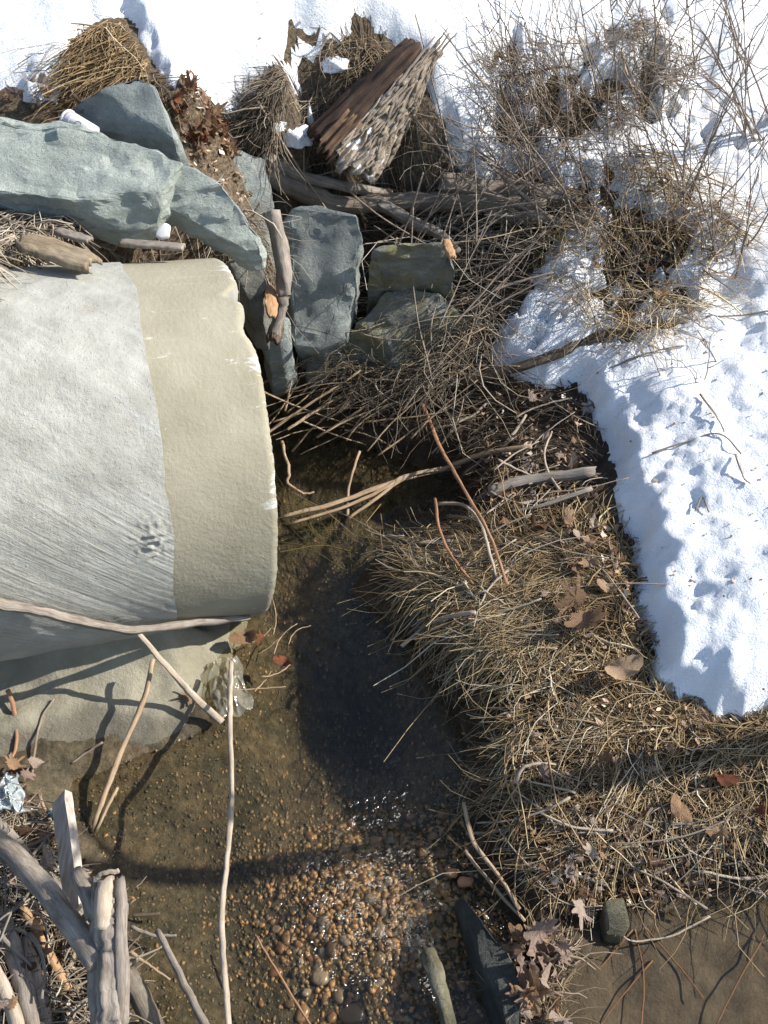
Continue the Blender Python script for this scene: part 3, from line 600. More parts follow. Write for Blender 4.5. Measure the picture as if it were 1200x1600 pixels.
straw('straw_tuft', [(105,160),(125,70),(160,50),(198,40),(235,105),(235,125),(160,140),(125,195)], 1000, -125, 26, 0.16, 0.0017, 'straw', 'tan straw tuft swept down onto the pyramid boulder', thick=0.03, rise=0.2, curl=.2)
straw('straw_fringe', [(262,150),(300,185),(260,180),(240,125)], 160, -70, 40, 0.08, 0.0016, 'straw_dark', 'dull straw edging the snow right of pyramid boulder')
straw('arched_straw', [(372,215),(420,152),(500,138),(520,165),(480,195),(440,225),(385,245)], 900, -140, 20, 0.16, 0.0017, 'grey_straw', 'grey straw arching down left of the hollow log', thick=0.035, rise=0.3, curl=.3)
straw('straw_cap', [(505,130),(512,72),(560,62),(605,85),(612,135),(560,165),(510,160)], 700, -110, 60, 0.12, 0.0016, 'straw_dark', 'dull straw patch emerging from snow above the hollow log', thick=0.03, rise=0.2)
straw('brush_mat', [(715,150),(732,115),(800,80),(880,85),(930,60),(1010,45),(1060,95),(1070,160),(1020,205),(960,240),(905,280),(850,280),(790,225)], 1500, -110, 60, 0.2, 0.0014, 'straw_dark', 'dark matted brush on the bare patch in the upper snow', thick=0.04, rise=0.25, tint=(.55,.27), snow=True, loose=0.15)
straw('hanging_grass', [(830,270),(940,225),(1020,270),(1110,300),(1170,370),(1100,440),(1090,500),(1020,560),(920,550),(870,480),(840,380)], 2100, -105, 55, 0.2, 0.0014, 'straw', 'tan standing grass above the right snow bank', thick=0.07, rise=0.3, tint=(.6,.24), loose=0.15, snow=True)
straw('vine_tangle', [(640,430),(720,350),(850,320),(880,350),(840,420),(800,470),(785,560),(720,590),(640,560)], 850, -150, 65, 0.32, 0.0017, 'grey_straw', 'grey tangle of dead vines drooping over the mossy boulders', thick=0.08, rise=0.4, curl=1.5, loose=0.4, tint=(.62,.25))
straw('root_net', [(520,560),(560,480),(640,450),(730,480),(760,560),(720,630),(600,650),(530,640)], 1500, -140, 30, 0.22, 0.0015, 'grey_straw', 'thin roots netting the sloping boulder by the water', thick=0.18, rise=.6, curl=.6, loose=.7, tint=(.45,.25))
straw('log_litter', [(430,275),(600,275),(900,300),(900,360),(700,360),(430,320)], 300, 175, 35, 0.2, 0.0015, 'grey_straw', 'stringy dead vines on the driftwood logs', thick=0.1, rise=.4, curl=.8)
straw('pipe_top_litter', [(-60,470),(-60,350),(120,360),(260,350),(330,370),(400,395),(385,440),(340,400),(250,412),(120,440)], 1300, -20, 60, .11, .0022, 'grey_straw', 'grey twig litter on the soil along the pipe top', thick=.05, rise=.35, curl=.6)
straw('pipe_rim_straw', [(300,365),(345,350),(405,385),(412,440),(380,445)], 240, -55, 14, .22, .0016, 'grey_straw', 'pale straw trailing down behind the broken pipe rim', thick=.16, rise=.5, curl=.3, loose=.8)
straw('upper_bank_straw', [(640,660),(740,600),(900,610),(940,690),(950,760),(900,800),(780,800),(740,720)], 700, 160, 35, 0.13, 0.0017, 'straw_dark', 'sparse dark straw on the muddy bank by the snow edge', thick=0.02, rise=.25, tint=(.5,.28))
straw('bank_straw', [[(650,905),(690,872),(740,850),(800,825),(900,800),(975,850),(1000,900),(985,950),(1005,1010),(1000,1080),(900,1080),(850,1060),(790,1010),(720,965)],[(720,850),(900,820),(990,950),(960,1050),(810,1010)]], 7200, 168, 32, 0.2, 0.0017, 'straw', 'thick tan straw mat on the sunny stream bank', thick=0.035, rise=0.08, tint=(.55,.28), loose=0.08, curl=0.8)
straw('overhang_straw', [(640,915),(710,948),(770,990),(805,1080),(820,1170),(860,1180),(850,1050),(820,980),(750,920),(670,890)], 1300, 195, 28, 0.16, 0.0017, 'straw', 'straw hanging over the undercut bank into the stream', thick=0.045, rise=0.1, sag=1.0, tint=(.45,.27), loose=0.25)
straw('lower_bank_straw', [[(800,1090),(900,1060),(1010,1075),(1060,1110),(1200,1130),(1300,1140),(1300,1380),(1100,1405),(950,1425),(880,1425),(830,1370),(790,1250)],[(960,1130),(1250,1140),(1250,1290),(950,1260)]], 7600, 160, 50, 0.18, 0.0016, 'straw', 'tangled grey-tan straw on the lower bank above the pool', thick=0.035, rise=0.1, curl=1.0, tint=(.47,.3), dens=lambda a, c: (.80+1.5*fbm(a*6, c*6, 3, 95))*(.35+.65*sstep(1.30, 1.50, c)), loose=0.08)
straw('left_bank_litter', [(-60,1240),(50,1270),(90,1360),(190,1430),(215,1620),(-60,1700)], 2200, -60, 60, .09, .0022, 'grey_straw', 'grey stick litter on the lower left debris heap', thick=.05, rise=.35, curl=.5)
straw('stream_weed', [(450,800),(520,815),(600,850),(575,905),(500,870),(455,840)], 110, 145, 20, .28, 0.0011, 'weed', 'olive water weed trailing in the current by the pipe mouth', thick=.004, rise=0.0, curl=.4)
straw('snow_litter', [(850,260),(1000,260),(1200,190),(1200,480),(1100,560),(950,590),(830,560),(800,440)], 350, -90, 90, 0.12, 0.0011, 'grey_straw', 'scattered thin stems lying on the right snow', thick=.05, rise=.5, snow=True)
straw('drip_litter', [(790,1480),(880,1475),(880,1620),(780,1620)], 250, 90, 60, .1, .002, 'straw_dark', 'bits of straw among the leaf pile by brown pool')

# ------------------------------------------------------------------ hollow log
A0 = at(516, 238, .97); A1 = at(650, 86, 1.27); axl = A1-A0; Ln = np.linalg.norm(axl); al = axl/Ln
toc = CAM-(A0+A1)/2; eu = toc-(toc@al)*al; eu /= np.linalg.norm(eu); er = np.cross(al, eu); er = er if er[0] > 0 else -er
hl = empty('hollow_log', A0, 'broken hollow log with ridged snowy bark leaning against the snow slope', 'log')
def shell(name, t0, t1, v0, v1, r0, r1, thick, nu, nv, mat, bark=False, flare=0, jag=.06):
    V = []; fur = []; UV = []
    for side in (0, 1):
        for j in range(nv):
            v = j/(nv-1)
            for i in range(nu):
                u = i/(nu-1); th = math.radians(t0+(t1-t0)*u)
                vv = v0+(v1-v0)*v
                if bark: vv = max(vv, v0)+(.30*max(0, u-.35))*(1-v)
                if j == nv-1: vv += jag*(mnoise.noise(Vector((u*9, 3.3, 0)))+.3)
                if j == 0: vv -= jag*.7*mnoise.noise(Vector((u*9, 8.3, 0)))
                rad = r0+(r1-r0)*vv+flare*max(0, u-.1)*max(0, 1-vv)**.6; f = 0
                if bark and side == 0:
                    q = 1.2*math.sin(u*52+9*mnoise.noise(Vector((u*3.5, vv*4, 1))))*(.5+abs(mnoise.noise(Vector((u*9, vv*7, 9)))))+2.0*mnoise.noise(Vector((u*24, vv*3.2, 4)))
                    f = q; rad += .010*q
                else: rad += .02*mnoise.noise(Vector((u*5, vv*3, side*5)))
                rad -= thick*side
                V.append(A0+al*(vv*Ln)+rad*(math.cos(th)*eu+math.sin(th)*er)-A0); fur.append(f); UV.append((u, vv*Ln))
    F = []; K = nu*nv
    for j in range(nv-1):
        for i in range(nu-1):
            a = j*nu+i; F.append((a, a+1, a+nu+1, a+nu)); F.append((K+a, K+a+nu, K+a+nu+1, K+a+1))
    for i in range(nu-1): F.append((i, K+i, K+i+1, i+1)); a = (nv-1)*nu+i; F.append((a, a+1, K+a+1, K+a))
    for j in range(nv-1): a = j*nu; F.append((a, a+nu, K+a+nu, K+a)); a = j*nu+nu-1; F.append((a, K+a, K+a+nu, a+nu))
    return link(name, np_mesh(name, np.array(V), np.array(F), True, {'furrow': fur}, np.array(UV)), mat, hl)
m, t, b, o_ = mat_new('snowy_bark'); v = coord(t, 'Object')
c = ramp(t, noise(t, v, 18, 6), [(.3,(.16,.12,.085)),(.5,(.30,.245,.185)),(.75,(.46,.40,.33))])
sn = math_(t, 'ADD', math_(t, 'MULTIPLY', attr(t, 'furrow'), -.32), math_(t, 'MULTIPLY', math_(t, 'SUBTRACT', noise(t, v, 30, 5), .47), 3.4))
c = mixc(t, ramp(t, sn, [(.42,(0,0,0)),(.55,(1,1,1))]), c, (.86,.88,.92)); t.links.new(c, b.inputs['Base Color']); bump(t, b, noise(t, v, 60, 7), .6, .008); M['snowbark'] = m
M['barkstrip'] = wood('bark_strip', [(.3,(.10,.075,.052)),(.5,(.25,.20,.15)),(.75,(.42,.36,.29))], 4, .5)
M['rotten'] = wood('rotten_wood', [(.3,(.03,.018,.012)),(.5,(.10,.06,.038)),(.72,(.26,.16,.10))], 4, .5)
M['heartwood'] = wood('bare_heartwood', [(.3,(.012,.009,.008)),(.5,(.045,.028,.02)),(.72,(.13,.075,.05))], 4, .5)
shell('bare_wood', -100, 4, .0, .98, .125, .075, .03, 34, 30, M['heartwood'], jag=.12)
shell('bark', 2, 96, -.02, .97, .135, .07, .03, 140, 50, M['snowbark'], True, .11, .22)
shell('rotten_edge', -30, 12, -.05, .22, .132, .12, .03, 24, 10, M['rotten'], False, 0, .16)
for k in range(64):                                               # loose strips of bark along the log
    u = rng.uniform(.02, 1.0); v_ = rng.uniform(.0, .85)+.25*max(0, u-.35); ln = rng.uniform(.10, .26); dth = rng.normal()*.10; P = []
    for q in range(4):
        vv = v_+ln*q/3/Ln; uu = u+dth*q/3; th = math.radians(2+94*uu); rad = .135+(.07-.135)*vv+.11*max(0, uu-.1)*max(0, 1-vv)**.6+.008+.012*rng.uniform()*(1 if q in (0, 3) else .2)
        P.append(A0+al*(vv*Ln)+rad*(math.cos(th)*eu+math.sin(th)*er))
    me = stem_mesh(P, rng.uniform(.005, .010), rng.uniform(.002, .005), 5, .3, 0, 4, .006, name='bark_strip'); rebase(me, A0); link('bark_strip', me, M['barkstrip'], hl)

# ------------------------------------------------------------------ driftwood and sticks
LG = dict(cat='log', sides=12, rough=.22, per=8)
stick('driftwood_log', [(412,262,.14),(470,276,.13),(540,297,.12),(606,304,.1)], (11,7), 'driftwood', 'pale driftwood log tapering below the hollow log', broken=True, **LG)
stick('driftwood_log', [(418,287,.16),(470,312,.18),(540,329,.2),(600,320,.18),(690,318,.15),(770,326,.12),(850,322,.08)], (15,14), 'greybark', 'long knotted grey log lying across the top of wedge rock', ridges=5, wob=.008, **LG)
stick('driftwood_log', [(596,318,.2),(640,348,.22),(690,370,.22),(716,398,.2)], (11,6), 'driftwood', 'short forked driftwood branch pointing down to orange chip', **LG)
stick('driftwood_log', [(690,292,.1),(790,300,.08),(905,314,.05)], (19,16), 'greybark', 'thick weathered log half buried at the upper snow edge', ridges=6, **LG)
stick('driftwood_log', [(760,340,.12),(830,342,.1),(905,352,.08)], (9,6), 'driftwood', 'thin grey log under the thick weathered log', **LG)
stick('bark_log', [(424,332,1.02),(438,385,.93),(444,430,.86),(441,475,.76),(428,525,.66)], (14,9), 'driftwood', 'peeling mottled bark branch standing left of the wedge rock', ridges=4, broken=True, absz=True, **LG)
stick('dark_log', [(560,652,.04),(660,618,.06),(745,594,.08),(830,568,.09),(905,540,.08),(970,518,.06),(1090,506,.05)], (9,7), 'darkwood', 'long dark branch crossing from the bank onto the right snow', ridges=4, wob=.006, **LG)
stick('bank_log', [(765,768,.04),(830,752,.05),(925,738,.05)], (9,8), 'driftwood', 'short thick grey stick on the bank beside the snow edge', broken=True, **LG)
stick('mossy_branch', [(668,1488,.05),(682,1530,.06),(700,1600,.05),(710,1680,.05)], (12,11), 'olive', 'mossy broken branch lying in the water below riffle', **LG)
stick('orange_stick', [(660,634,.14),(690,705,.16),(735,785,.18),(765,840,.17),(792,915,.12)], (3,3), 'redtwig', 'straight orange-brown stick leaning over the dark pool', per=8, wob=.003)
stick('pale_stick', [(682,788,.10),(722,790,.12),(748,815,.12),(760,850,.1),(775,905,.06)], (3.2,2.5), 'palewood', 'pale curved stick beside the straight orange-brown stick')
stick('thin_stick', [(680,780,.14),(688,835,.12),(712,880,.1),(740,915,.06)], (2.4,2), 'redtwig', 'thin dark stick rising from the straw by pale curved stick')
stick('long_branch', [(442,808,.03),(520,789,.05),(620,752,.06),(690,735,.07),(750,715,.07),(830,698,.06)], (3.5,4.5), 'tanwood', 'longest tan branch bridging the dark pool to the bank', wob=.004)
stick('long_branch', [(455,818,.02),(540,792,.04),(600,765,.06),(640,742,.07),(720,730,.06)], (2.8,3.5), 'tanwood', 'tan branch running just under the longest tan branch')
stick('forked_twig', [(545,812,.02),(590,780,.05),(622,755,.06),(660,740,.06)], (2.8,2.4), 'tanwood', 'tan twig forking up from the dark pool')
stick('upright_twig', [(543,808,.0),(544,770,.05),(552,735,.1),(562,705,.13)], (2.6,2), 'tanwood', 'upright twig standing in the dark pool')
stick('crooked_root', [(440,690,.1),(452,735,.08),(450,755,.05),(472,772,.04),(490,772,.04)], (2.8,1.8), 'tanwood', 'crooked root dangling beside the pipe rim', wob=.008)
stick('white_stick', [(605,838,.05),(660,850,.06),(700,848,.06),(748,842,.06)], (3.6,3), 'palewood', 'whitish stick lying over the top edge of straw mat')
stick('jutting_stick', [(628,1012,.10),(660,985,.12),(700,968,.12),(742,958,.1)], (3.2,3.5), 'palewood', 'pale bent stick jutting from straw over the shaded water')
stick('bent_twig', [(805,1226,.08),(815,1204,.09),(835,1194,.08),(870,1196,.06)], (3.2,2), 'palewood', 'white hooked twig over the shaded undercut')
stick('bank_twig', [(724,1256,.10),(742,1320,.11),(775,1365,.1),(812,1422,.06)], (3,3.5), 'tanwood', 'long tan twig slanting down to the leaf pile')
stick('bank_twig', [(726,1332,.08),(752,1362,.09),(790,1408,.07),(820,1440,.05)], (2.8,3), 'tanwood', 'shorter tan twig below the long slanting twig')
stick('grey_stick', [(795,800,.04),(850,790,.05),(925,764,.06)], (3,4), 'driftwood', 'grey stick below the short thick bank stick')
stick('hook_twig', [(1200,1372,.06),(1150,1376,.07),(1090,1362,.06)], (3,2), 'palewood', 'pale twig at the right picture edge above the pool')
def on_pipe(px, py, off, z):
    d = ray(px, py); o_ = CAM-PEND; dp = d-(d@PA)*PA; op = o_-(o_@PA)*PA; a = dp@dp; b_ = 2*dp@op; c_ = op@op-(PR+off)**2; D_ = b_*b_-4*a*c_
    if D_ < 0: return (px, py, z)
    return (px, py, float((CAM+d*((-b_-math.sqrt(D_))/(2*a)))[2]))
# stick leaning out of the water, its top towards the viewer
stick('leaning_pole', [(361,1035,.10),(359,1120,.17),(362,1230,.25),(356,1330,.32),(346,1430,.38),(351,1520,.43),(360,1640,.48)], (3.8,5.4), 'palewood', 'long pale pole leaning across the stream toward the viewer', absz=True, per=10, wob=.003, sides=10, rough=.25)
fb = empty('forked_branch', at(345, 1127, .03), 'grey forked branch resting against the bottom of the concrete pipe', 'branch')
stick('main_limb', [on_pipe(-60,925,.03,.66),on_pipe(0,944,.03,.6),on_pipe(60,955,.03,.52),on_pipe(140,974,.03,.46),(214,984,.38),(300,974,.28),(388,964,.16)], (10,5), 'driftwood', parent=fb, absz=True, sides=9, per=8, wob=.004)
stick('side_limb', [(212,985,.375),(258,1038,.24),(300,1084,.12),(346,1128,.03)], (4.2,6), 'palewood', parent=fb, absz=True, sides=8, per=8, wob=.003)
stick('reed_stalk', [(239,1030,.20),(226,1090,.15),(192,1168,.09),(162,1245,.04),(146,1300,.0)], (4,5), 'tanwood', 'long brown reed stalk standing in the wet silt', absz=True)
stick('reed_splinter', [(184,1230,.05),(170,1255,.04),(150,1300,.01)], (3,2.5), 'tanwood', 'short yellow splinter beside the reed stalk', absz=True)
stick('apron_twig', [(12,1078,.12),(22,1110,.1),(26,1160,.07),(16,1190,.06)], (4,2.5), 'redtwig', 'short reddish twig on the apron at picture edge', absz=True)
stick('apron_twig', [(84,1092,.1),(62,1130,.08),(50,1205,.06),(46,1245,.05)], (2,2), 'brushtwig', 'thin dark twig standing on the concrete apron', absz=True)
stick('apron_twig', [(160,1160,.06),(138,1174,.04),(112,1192,.03)], (2,1.5), 'brushtwig', 'tiny dark twig at the apron waterline', absz=True)
stick('bank_reed', [(60,1240,.1),(85,1300,.11),(98,1360,.12)], (2.4,2), 'tanwood', 'thin reed left of the upright board', absz=True)
for pts, lb in (([(988,1452,.0),(940,1510,-.02),(868,1605,-.03)],'longest brown stem sunk in the muddy pool'),([(992,1450,.0),(1006,1530,-.02),(1000,1620,-.03)],'upright brown stem sunk in the muddy pool'),([(1008,1450,.0),(1062,1512,-.02),(1100,1560,-.03)],'brown stem slanting to the right in the muddy pool'),([(1020,1500,-.02),(950,1585,-.03),(930,1620,-.03)],'faint brown stem below the longest sunken stem'),([(1195,1460,-.01),(1150,1540,-.02),(1120,1600,-.03)],'faint stem at the right edge of muddy pool'),([(1110,1432,.02),(1050,1462,.01),(985,1470,.02),(960,1440,.05)],'looped pale root at the pool edge')):
    stick('sunken_stem' if 'root' not in lb else 'pool_root', pts, (1.5,1.2), 'redtwig' if 'root' not in lb else 'palewood', lb, 'stem', absz=True)
# dead snag at the bottom
sn = empty('dead_snag', at(165, 1560, .1), 'grey splintered dead snag standing in the lower left debris', 'snag')
stick('trunk', [(172,1760,.22),(172,1640,.30),(170,1540,.36),(168,1460,.40),(170,1400,.43)], (27,25), 'driftwood', parent=sn, absz=True, sides=30, ridges=9, rough=.22, broken=True, per=12, wob=.004)
stick('limb', [(158,1505,.385),(105,1435,.36),(50,1365,.31),(-30,1290,.26)], (20,15), 'driftwood', parent=sn, absz=True, sides=14, per=8, rough=.16)
stick('splinter', [(190,1600,.34),(190,1480,.42),(189,1420,.45),(188,1378,.47)], (13,8), 'driftwood', parent=sn, absz=True, sides=8, broken=True)
stick('splinter', [(162,1450,.43),(163,1410,.46),(166,1382,.47)], (16,12), 'palewood', parent=sn, absz=True, sides=9, broken=True)
stick('stub', [(152,1430,.40),(138,1395,.41),(120,1366,.41)], (17,12), 'driftwood', parent=sn, absz=True, sides=10, broken=True)
stick('twig', [(146,1382,.42),(155,1368,.44),(170,1363,.45),(186,1362,.45)], (4.5,4), 'palewood', parent=sn, absz=True)
for pts, r, mt, lb in (([(0,1425,.22),(22,1490,.24),(42,1560,.26),(58,1650,.28)],(14,13),'driftwood','grey log sloping out of view in the lower left corner'),
 ([(36,1470,.2),(55,1530,.22),(72,1640,.24)],(11,14),'driftwood','grey forked log right of the sloping corner log'),
 ([(36,1420,.2),(60,1460,.2),(86,1510,.18),(108,1546,.16)],(7,8),'orangewood','orange-brown peeled stick in the debris heap'),
 ([(-20,1500,.26),(12,1560,.28),(36,1640,.3)],(11,12),'palewood','pale log at the very corner of the debris heap'),
 ([(0,1288,.18),(46,1342,.18),(80,1380,.18),(104,1402,.17)],(8,9),'driftwood','grey crooked root above the big snag limb'),
 ([(200,1522,.12),(222,1562,.12),(258,1640,.12)],(15,17),'greybark','dark grey log right of the dead snag'),
 ([(247,1455,.16),(285,1530,.2),(328,1620,.26)],(5,7),'driftwood','straight lilac-grey stick over the water right of the snag'),
 ([(205,1448,.06),(240,1462,.05),(276,1462,.05)],(3,2),'driftwood','small grey twig over the water by the snag top'),
 ([(204,1488,.06),(232,1508,.05),(266,1532,.04)],(3,2),'tanwood','small curved twig over the water below the snag'),
 ([(208,1430,.03),(250,1428,.02)],(3,2.5),'darkwood','dark submerged stick by the snag top'),
 ([(400,1462,.01),(440,1530,.01),(490,1610,.01)],(1.8,2),'redtwig','thin orange straw floating on the dim gravel'),
 ([(770,1555,.03),(790,1600,.04)],(3,2),'driftwood','short grey twig on the dark ridge rock')):
    stick('driftwood_stick' if r[0] > 6 else 'twig', pts, r, mt, lb, 'log' if r[0] > 9 else 'stick', absz=True, sides=10, per=8, rough=.2)
# squared board standing on edge
bd0 = at(112, 1238, .20); bd1 = at(138, 1420, .30); bm = bmesh.new(); dv = Vector(bd1-bd0); L_ = dv.length; dv.normalize()
n1 = Vector((.72, 0, .6)); n1 = (n1-n1.dot(dv)*dv).normalized(); n2 = dv.cross(n1).normalized(); n2 = n2 if n2.x < 0 else -n2
for i in range(13):
    for (a_, c_) in ((0, 0), (1, 0), (1, 1), (0, 1)):
        bm.verts.new(dv*(L_*i/12)+n2*(.030*a_)-n1*(.058*c_)-n2*.004*(1 if i in (0,) else 0)*a_+Vector(mnoise.noise_vector(Vector((i*.8, a_*3, c_*3))))*.003)
bm.verts.ensure_lookup_table()
for i in range(12):
    for k in range(4): bm.faces.new([bm.verts[i*4+k], bm.verts[i*4+(k+1) % 4], bm.verts[i*4+4+(k+1) % 4], bm.verts[i*4+4+k]])
bm.faces.new([bm.verts[k] for k in (3, 2, 1, 0)]); bm.faces.new([bm.verts[48+k] for k in range(4)])
bmesh.ops.recalc_face_normals(bm, faces=bm.faces); me = bpy.data.meshes.new('board'); bm.to_mesh(me); bm.free()
M['board'] = simple('weathered_board', [(.3,(.25,.21,.17)),(.55,(.44,.39,.33)),(.75,(.58,.53,.47))], 9, .85, .6, .004, 40, stretch=(6,1,6))
o = link('wooden_board', me, M['board']); o.location = bd0; tag(o, 'squared grey board tilted on edge behind the dead snag', 'board')

# ------------------------------------------------------------------ loose twigs, one object each
def scatter(name, poly, n, head, spread, L, rpx, mat, label, group, lift=(.02, .12), cat='twig', wob=.0035):
    P = inside(gpoly(poly), n)
    for x, y in P:
        h = math.radians(head+spread*rng.normal()); l = L*math.exp(.3*rng.normal()); z0 = rng.uniform(*lift); z1 = rng.uniform(*lift); k = rng.normal()*.28
        pts = []
        for i in range(4):
            u = i/3; a = h+k*(u-.5); px_ = x+math.cos(a)*l*(u-.5); py_ = y+math.sin(a)*l*(u-.5); pts.append(np.array([px_, py_, 0]))
        g = [max(float(T(p[0], p[1])), 0) for p in pts]; e0 = g[0]+z0; e1 = g[3]+z1
        for i, p in enumerate(pts): p[2] = max(e0+(e1-e0)*i/3, g[i]+.008)
        r = px_r(pts[0], .62*rpx*math.exp(.35*rng.normal()))
        me = stem_mesh(pts, r, r*.6, 5, .2, 0, 4, wob, name=name); rebase(me, pts[0]); o = link(name, me, M[mat]); o.location = pts[0]; tag(o, label, cat, group)
scatter('twig', [(430,640),(560,590),(720,560),(760,620),(700,680),(560,720),(440,710)], 48, 32, 28, .34, 2.8, 'tanwood', 'tan twig in the tangle between pipe rim and boulders', 'twigs at the pipe mouth', (.03, .2))
scatter('twig', [(500,470),(700,400),(830,420),(800,560),(640,620),(520,600)], 34, 25, 40, .36, 2.2, 'brushtwig', 'thin grey twig draped over the mossy boulders', 'twigs over the boulders', (.2, .42))
scatter('twig', [(680,640),(900,620),(940,760),(800,820),(720,760)], 24, 15, 30, .26, 2.6, 'palewood', 'pale twig on the muddy bank beside the snow edge', 'twigs on the muddy bank', (.02, .07))
scatter('twig', [(560,860),(760,830),(960,860),(980,1000),(800,1010),(640,940)], 26, 160, 35, .30, 2.0, 'palewood', 'thin pale twig lying in the tan straw mat', 'twigs in the straw mat', (.03, .10))
scatter('twig', [(760,1180),(1200,1180),(1200,1400),(900,1420),(780,1340)], 30, 165, 40, .24, 2.2, 'palewood', 'thin pale twig lying in the lower bank straw', 'twigs on the lower bank', (.02, .09))
scatter('twig', [(800,1290),(1200,1290),(1210,1390),(1000,1430),(860,1430)], 34, 172, 22, .26, 2.6, 'driftwood', 'grey stick on the dark lower edge of the bank', 'sticks at the bank edge', (.02, .07))
scatter('twig', [(0,360),(120,370),(330,370),(390,400),(330,400),(120,430),(0,450)], 34, 5, 45, .16, 2.4, 'driftwood', 'small grey twig on the soil over the concrete pipe', 'twigs over the pipe', (.015, .06))
scatter('twig', [(-20,1280),(60,1290),(180,1430),(205,1600),(-20,1600)], 40, -55, 40, .17, 3, 'driftwood', 'small grey stick in the lower left debris heap', 'sticks in the debris heap', (.03, .16))
scatter('twig', [(650,280),(880,300),(880,390),(720,400)], 22, 170, 35, .4, 2.4, 'brushtwig', 'thin grey twig lying across the driftwood logs', 'twigs over the logs', (.15, .35))
scatter('twig', [(400,990),(440,960),(480,1000),(400,1110),(370,1100)], 8, 55, 25, .16, 1.8, 'tanwood', 'thin tan straw floating beside the pale pole', 'straws by the pole', (.0, .03))

# ------------------------------------------------------------------ bare shrubs on the snow
def shrub(name, base, stems, label, mat='brushtwig', fork=2):
    b0 = G(*base); b0[2] = float(SNZ(b0[0], b0[1])); root = empty(name, b0, label, 'shrub', 'bare shrubs on the upper bank')
    stems = list(stems)+[(p[0]+rng.normal()*45, p[1]+rng.normal()*40, p[2]*rng.uniform(.7, 1.15), p[3]*rng.uniform(.55, .85)) for p in stems]
    for (px, py, dz, r) in stems:
        tip = at(px, py, b0[2]+dz); j = rng.normal(size=3)*np.array([.05, .05, 0]); s0 = b0+j; s0[2] = float(T(s0[0], s0[1]))-.02
        dirv = tip-s0; side = np.cross(dirv, [0, 0, 1.]); side /= np.linalg.norm(side)+1e-9; bow = rng.normal()*.06*np.linalg.norm(dirv)
        P = [s0, s0+dirv*.33+side*bow+np.array([0, 0, .06]), s0+dirv*.68+side*bow*.9+np.array([0, 0, .06]), tip]
        r0 = px_r(s0, r*.68); me = stem_mesh(P, r0, r0*.35, 5, .15, 0, 6, .006, name='stem'); rebase(me, b0); o = link('stem', me, M[mat], root)
        for f in range(fork+1):
            u = rng.uniform(.35, .85); C = catmull(P, 8); q = C[int(u*(len(C)-1))]; ln = np.linalg.norm(dirv)*rng.uniform(.2, .42); dd = dirv/np.linalg.norm(dirv)+rng.normal(size=3)*.45; dd /= np.linalg.norm(dd)
            me = stem_mesh([q, q+dd*ln*.5+rng.normal(size=3)*.02, q+dd*ln], r0*.55, r0*.3, 4, .1, 0, 4, .004, name='side_twig'); rebase(me, b0); link('side_twig', me, M[mat], o)
shrub('bare_shrub', (905,300), [(690,0,.5,2.6),(640,175,.35,2.4),(760,30,.55,2.2),(560,128,.4,2),(800,-20,.6,2.2),(830,60,.5,2),(700,130,.4,2)], 'bare shrub leaning over the hollow log and snow', fork=2)
shrub('bare_shrub', (850,255), [(745,-20,.55,2.6),(790,-30,.6,2.4),(860,-20,.6,2.3),(905,10,.5,2),(820,40,.5,2),(770,90,.4,1.8)], 'bare shrub rising from the left end of the dark brush patch')
shrub('bare_shrub', (960,210), [(900,-30,.5,2.4),(950,-30,.55,2.6),(1000,-20,.5,2.4),(880,30,.45,2),(1045,10,.45,2),(850,60,.4,1.8)], 'bare shrub in the middle of the dark brush patch')
shrub('bare_shrub', (1015,180), [(1010,-40,.5,3),(1060,-30,.5,2.4),(1100,-20,.5,2.2),(1120,40,.4,2),(975,-30,.5,2)], 'bare shrub at the right end of dark brush patch')
shrub('bare_shrub', (1060,340), [(980,160,.45,2.8),(1010,150,.5,2.6),(1090,130,.5,2.8),(1140,160,.5,2.4),(1170,100,.6,2.2),(950,200,.4,2),(1120,230,.4,2)], 'bare shrub above the standing tan grass', fork=3)
shrub('bare_shrub', (1185,230), [(1080,60,.5,3),(1120,20,.6,2.8),(1200,20,.6,2.4),(1050,90,.5,2.2),(1160,-20,.7,2.4),(1000,90,.5,2)], 'bare shrub beside the right picture edge', fork=3)
shrub('bare_shrub', (1130,420), [(1040,200,.55,2.8),(1100,250,.5,2.4),(1190,240,.5,2.4),(1200,330,.4,2.2),(1060,290,.4,2),(1150,160,.6,2.2)], 'bare shrub at the right end of the standing tan grass', fork=3)
shrub('bare_shrub', (850,330), [(720,160,.45,2.4),(770,180,.45,2.4),(790,230,.35,2),(840,170,.5,2.2),(700,230,.3,2)], 'bare shrub growing behind the long knotted log', fork=2)
shrub('bare_shrub', (940,540), [(1010,470,.2,2.4),(1110,440,.25,2),(870,470,.25,2),(1000,400,.3,2),(900,430,.3,2)], 'small bare shrub at the edge of right snow bank', fork=2)
shrub('bare_shrub', (1000,420), [(900,250,.4,2),(960,230,.45,2),(1050,240,.4,2),(1100,330,.3,2),(880,330,.3,2)], 'bare shrub in the middle of the standing tan grass', fork=2)
shrub('bare_shrub', (1120,120), [(1060,-40,.4,2.2),(1110,-50,.45,2),(1160,-40,.45,2.2),(1210,0,.4,2)], 'bare shrub in the snow at the top right corner', fork=2)
shrub('bare_shrub', (1075,620), [(1060,520,.16,2.2),(1100,530,.18,2),(1040,560,.12,1.8)], 'tiny bare shrub standing alone in the right snow', fork=1)
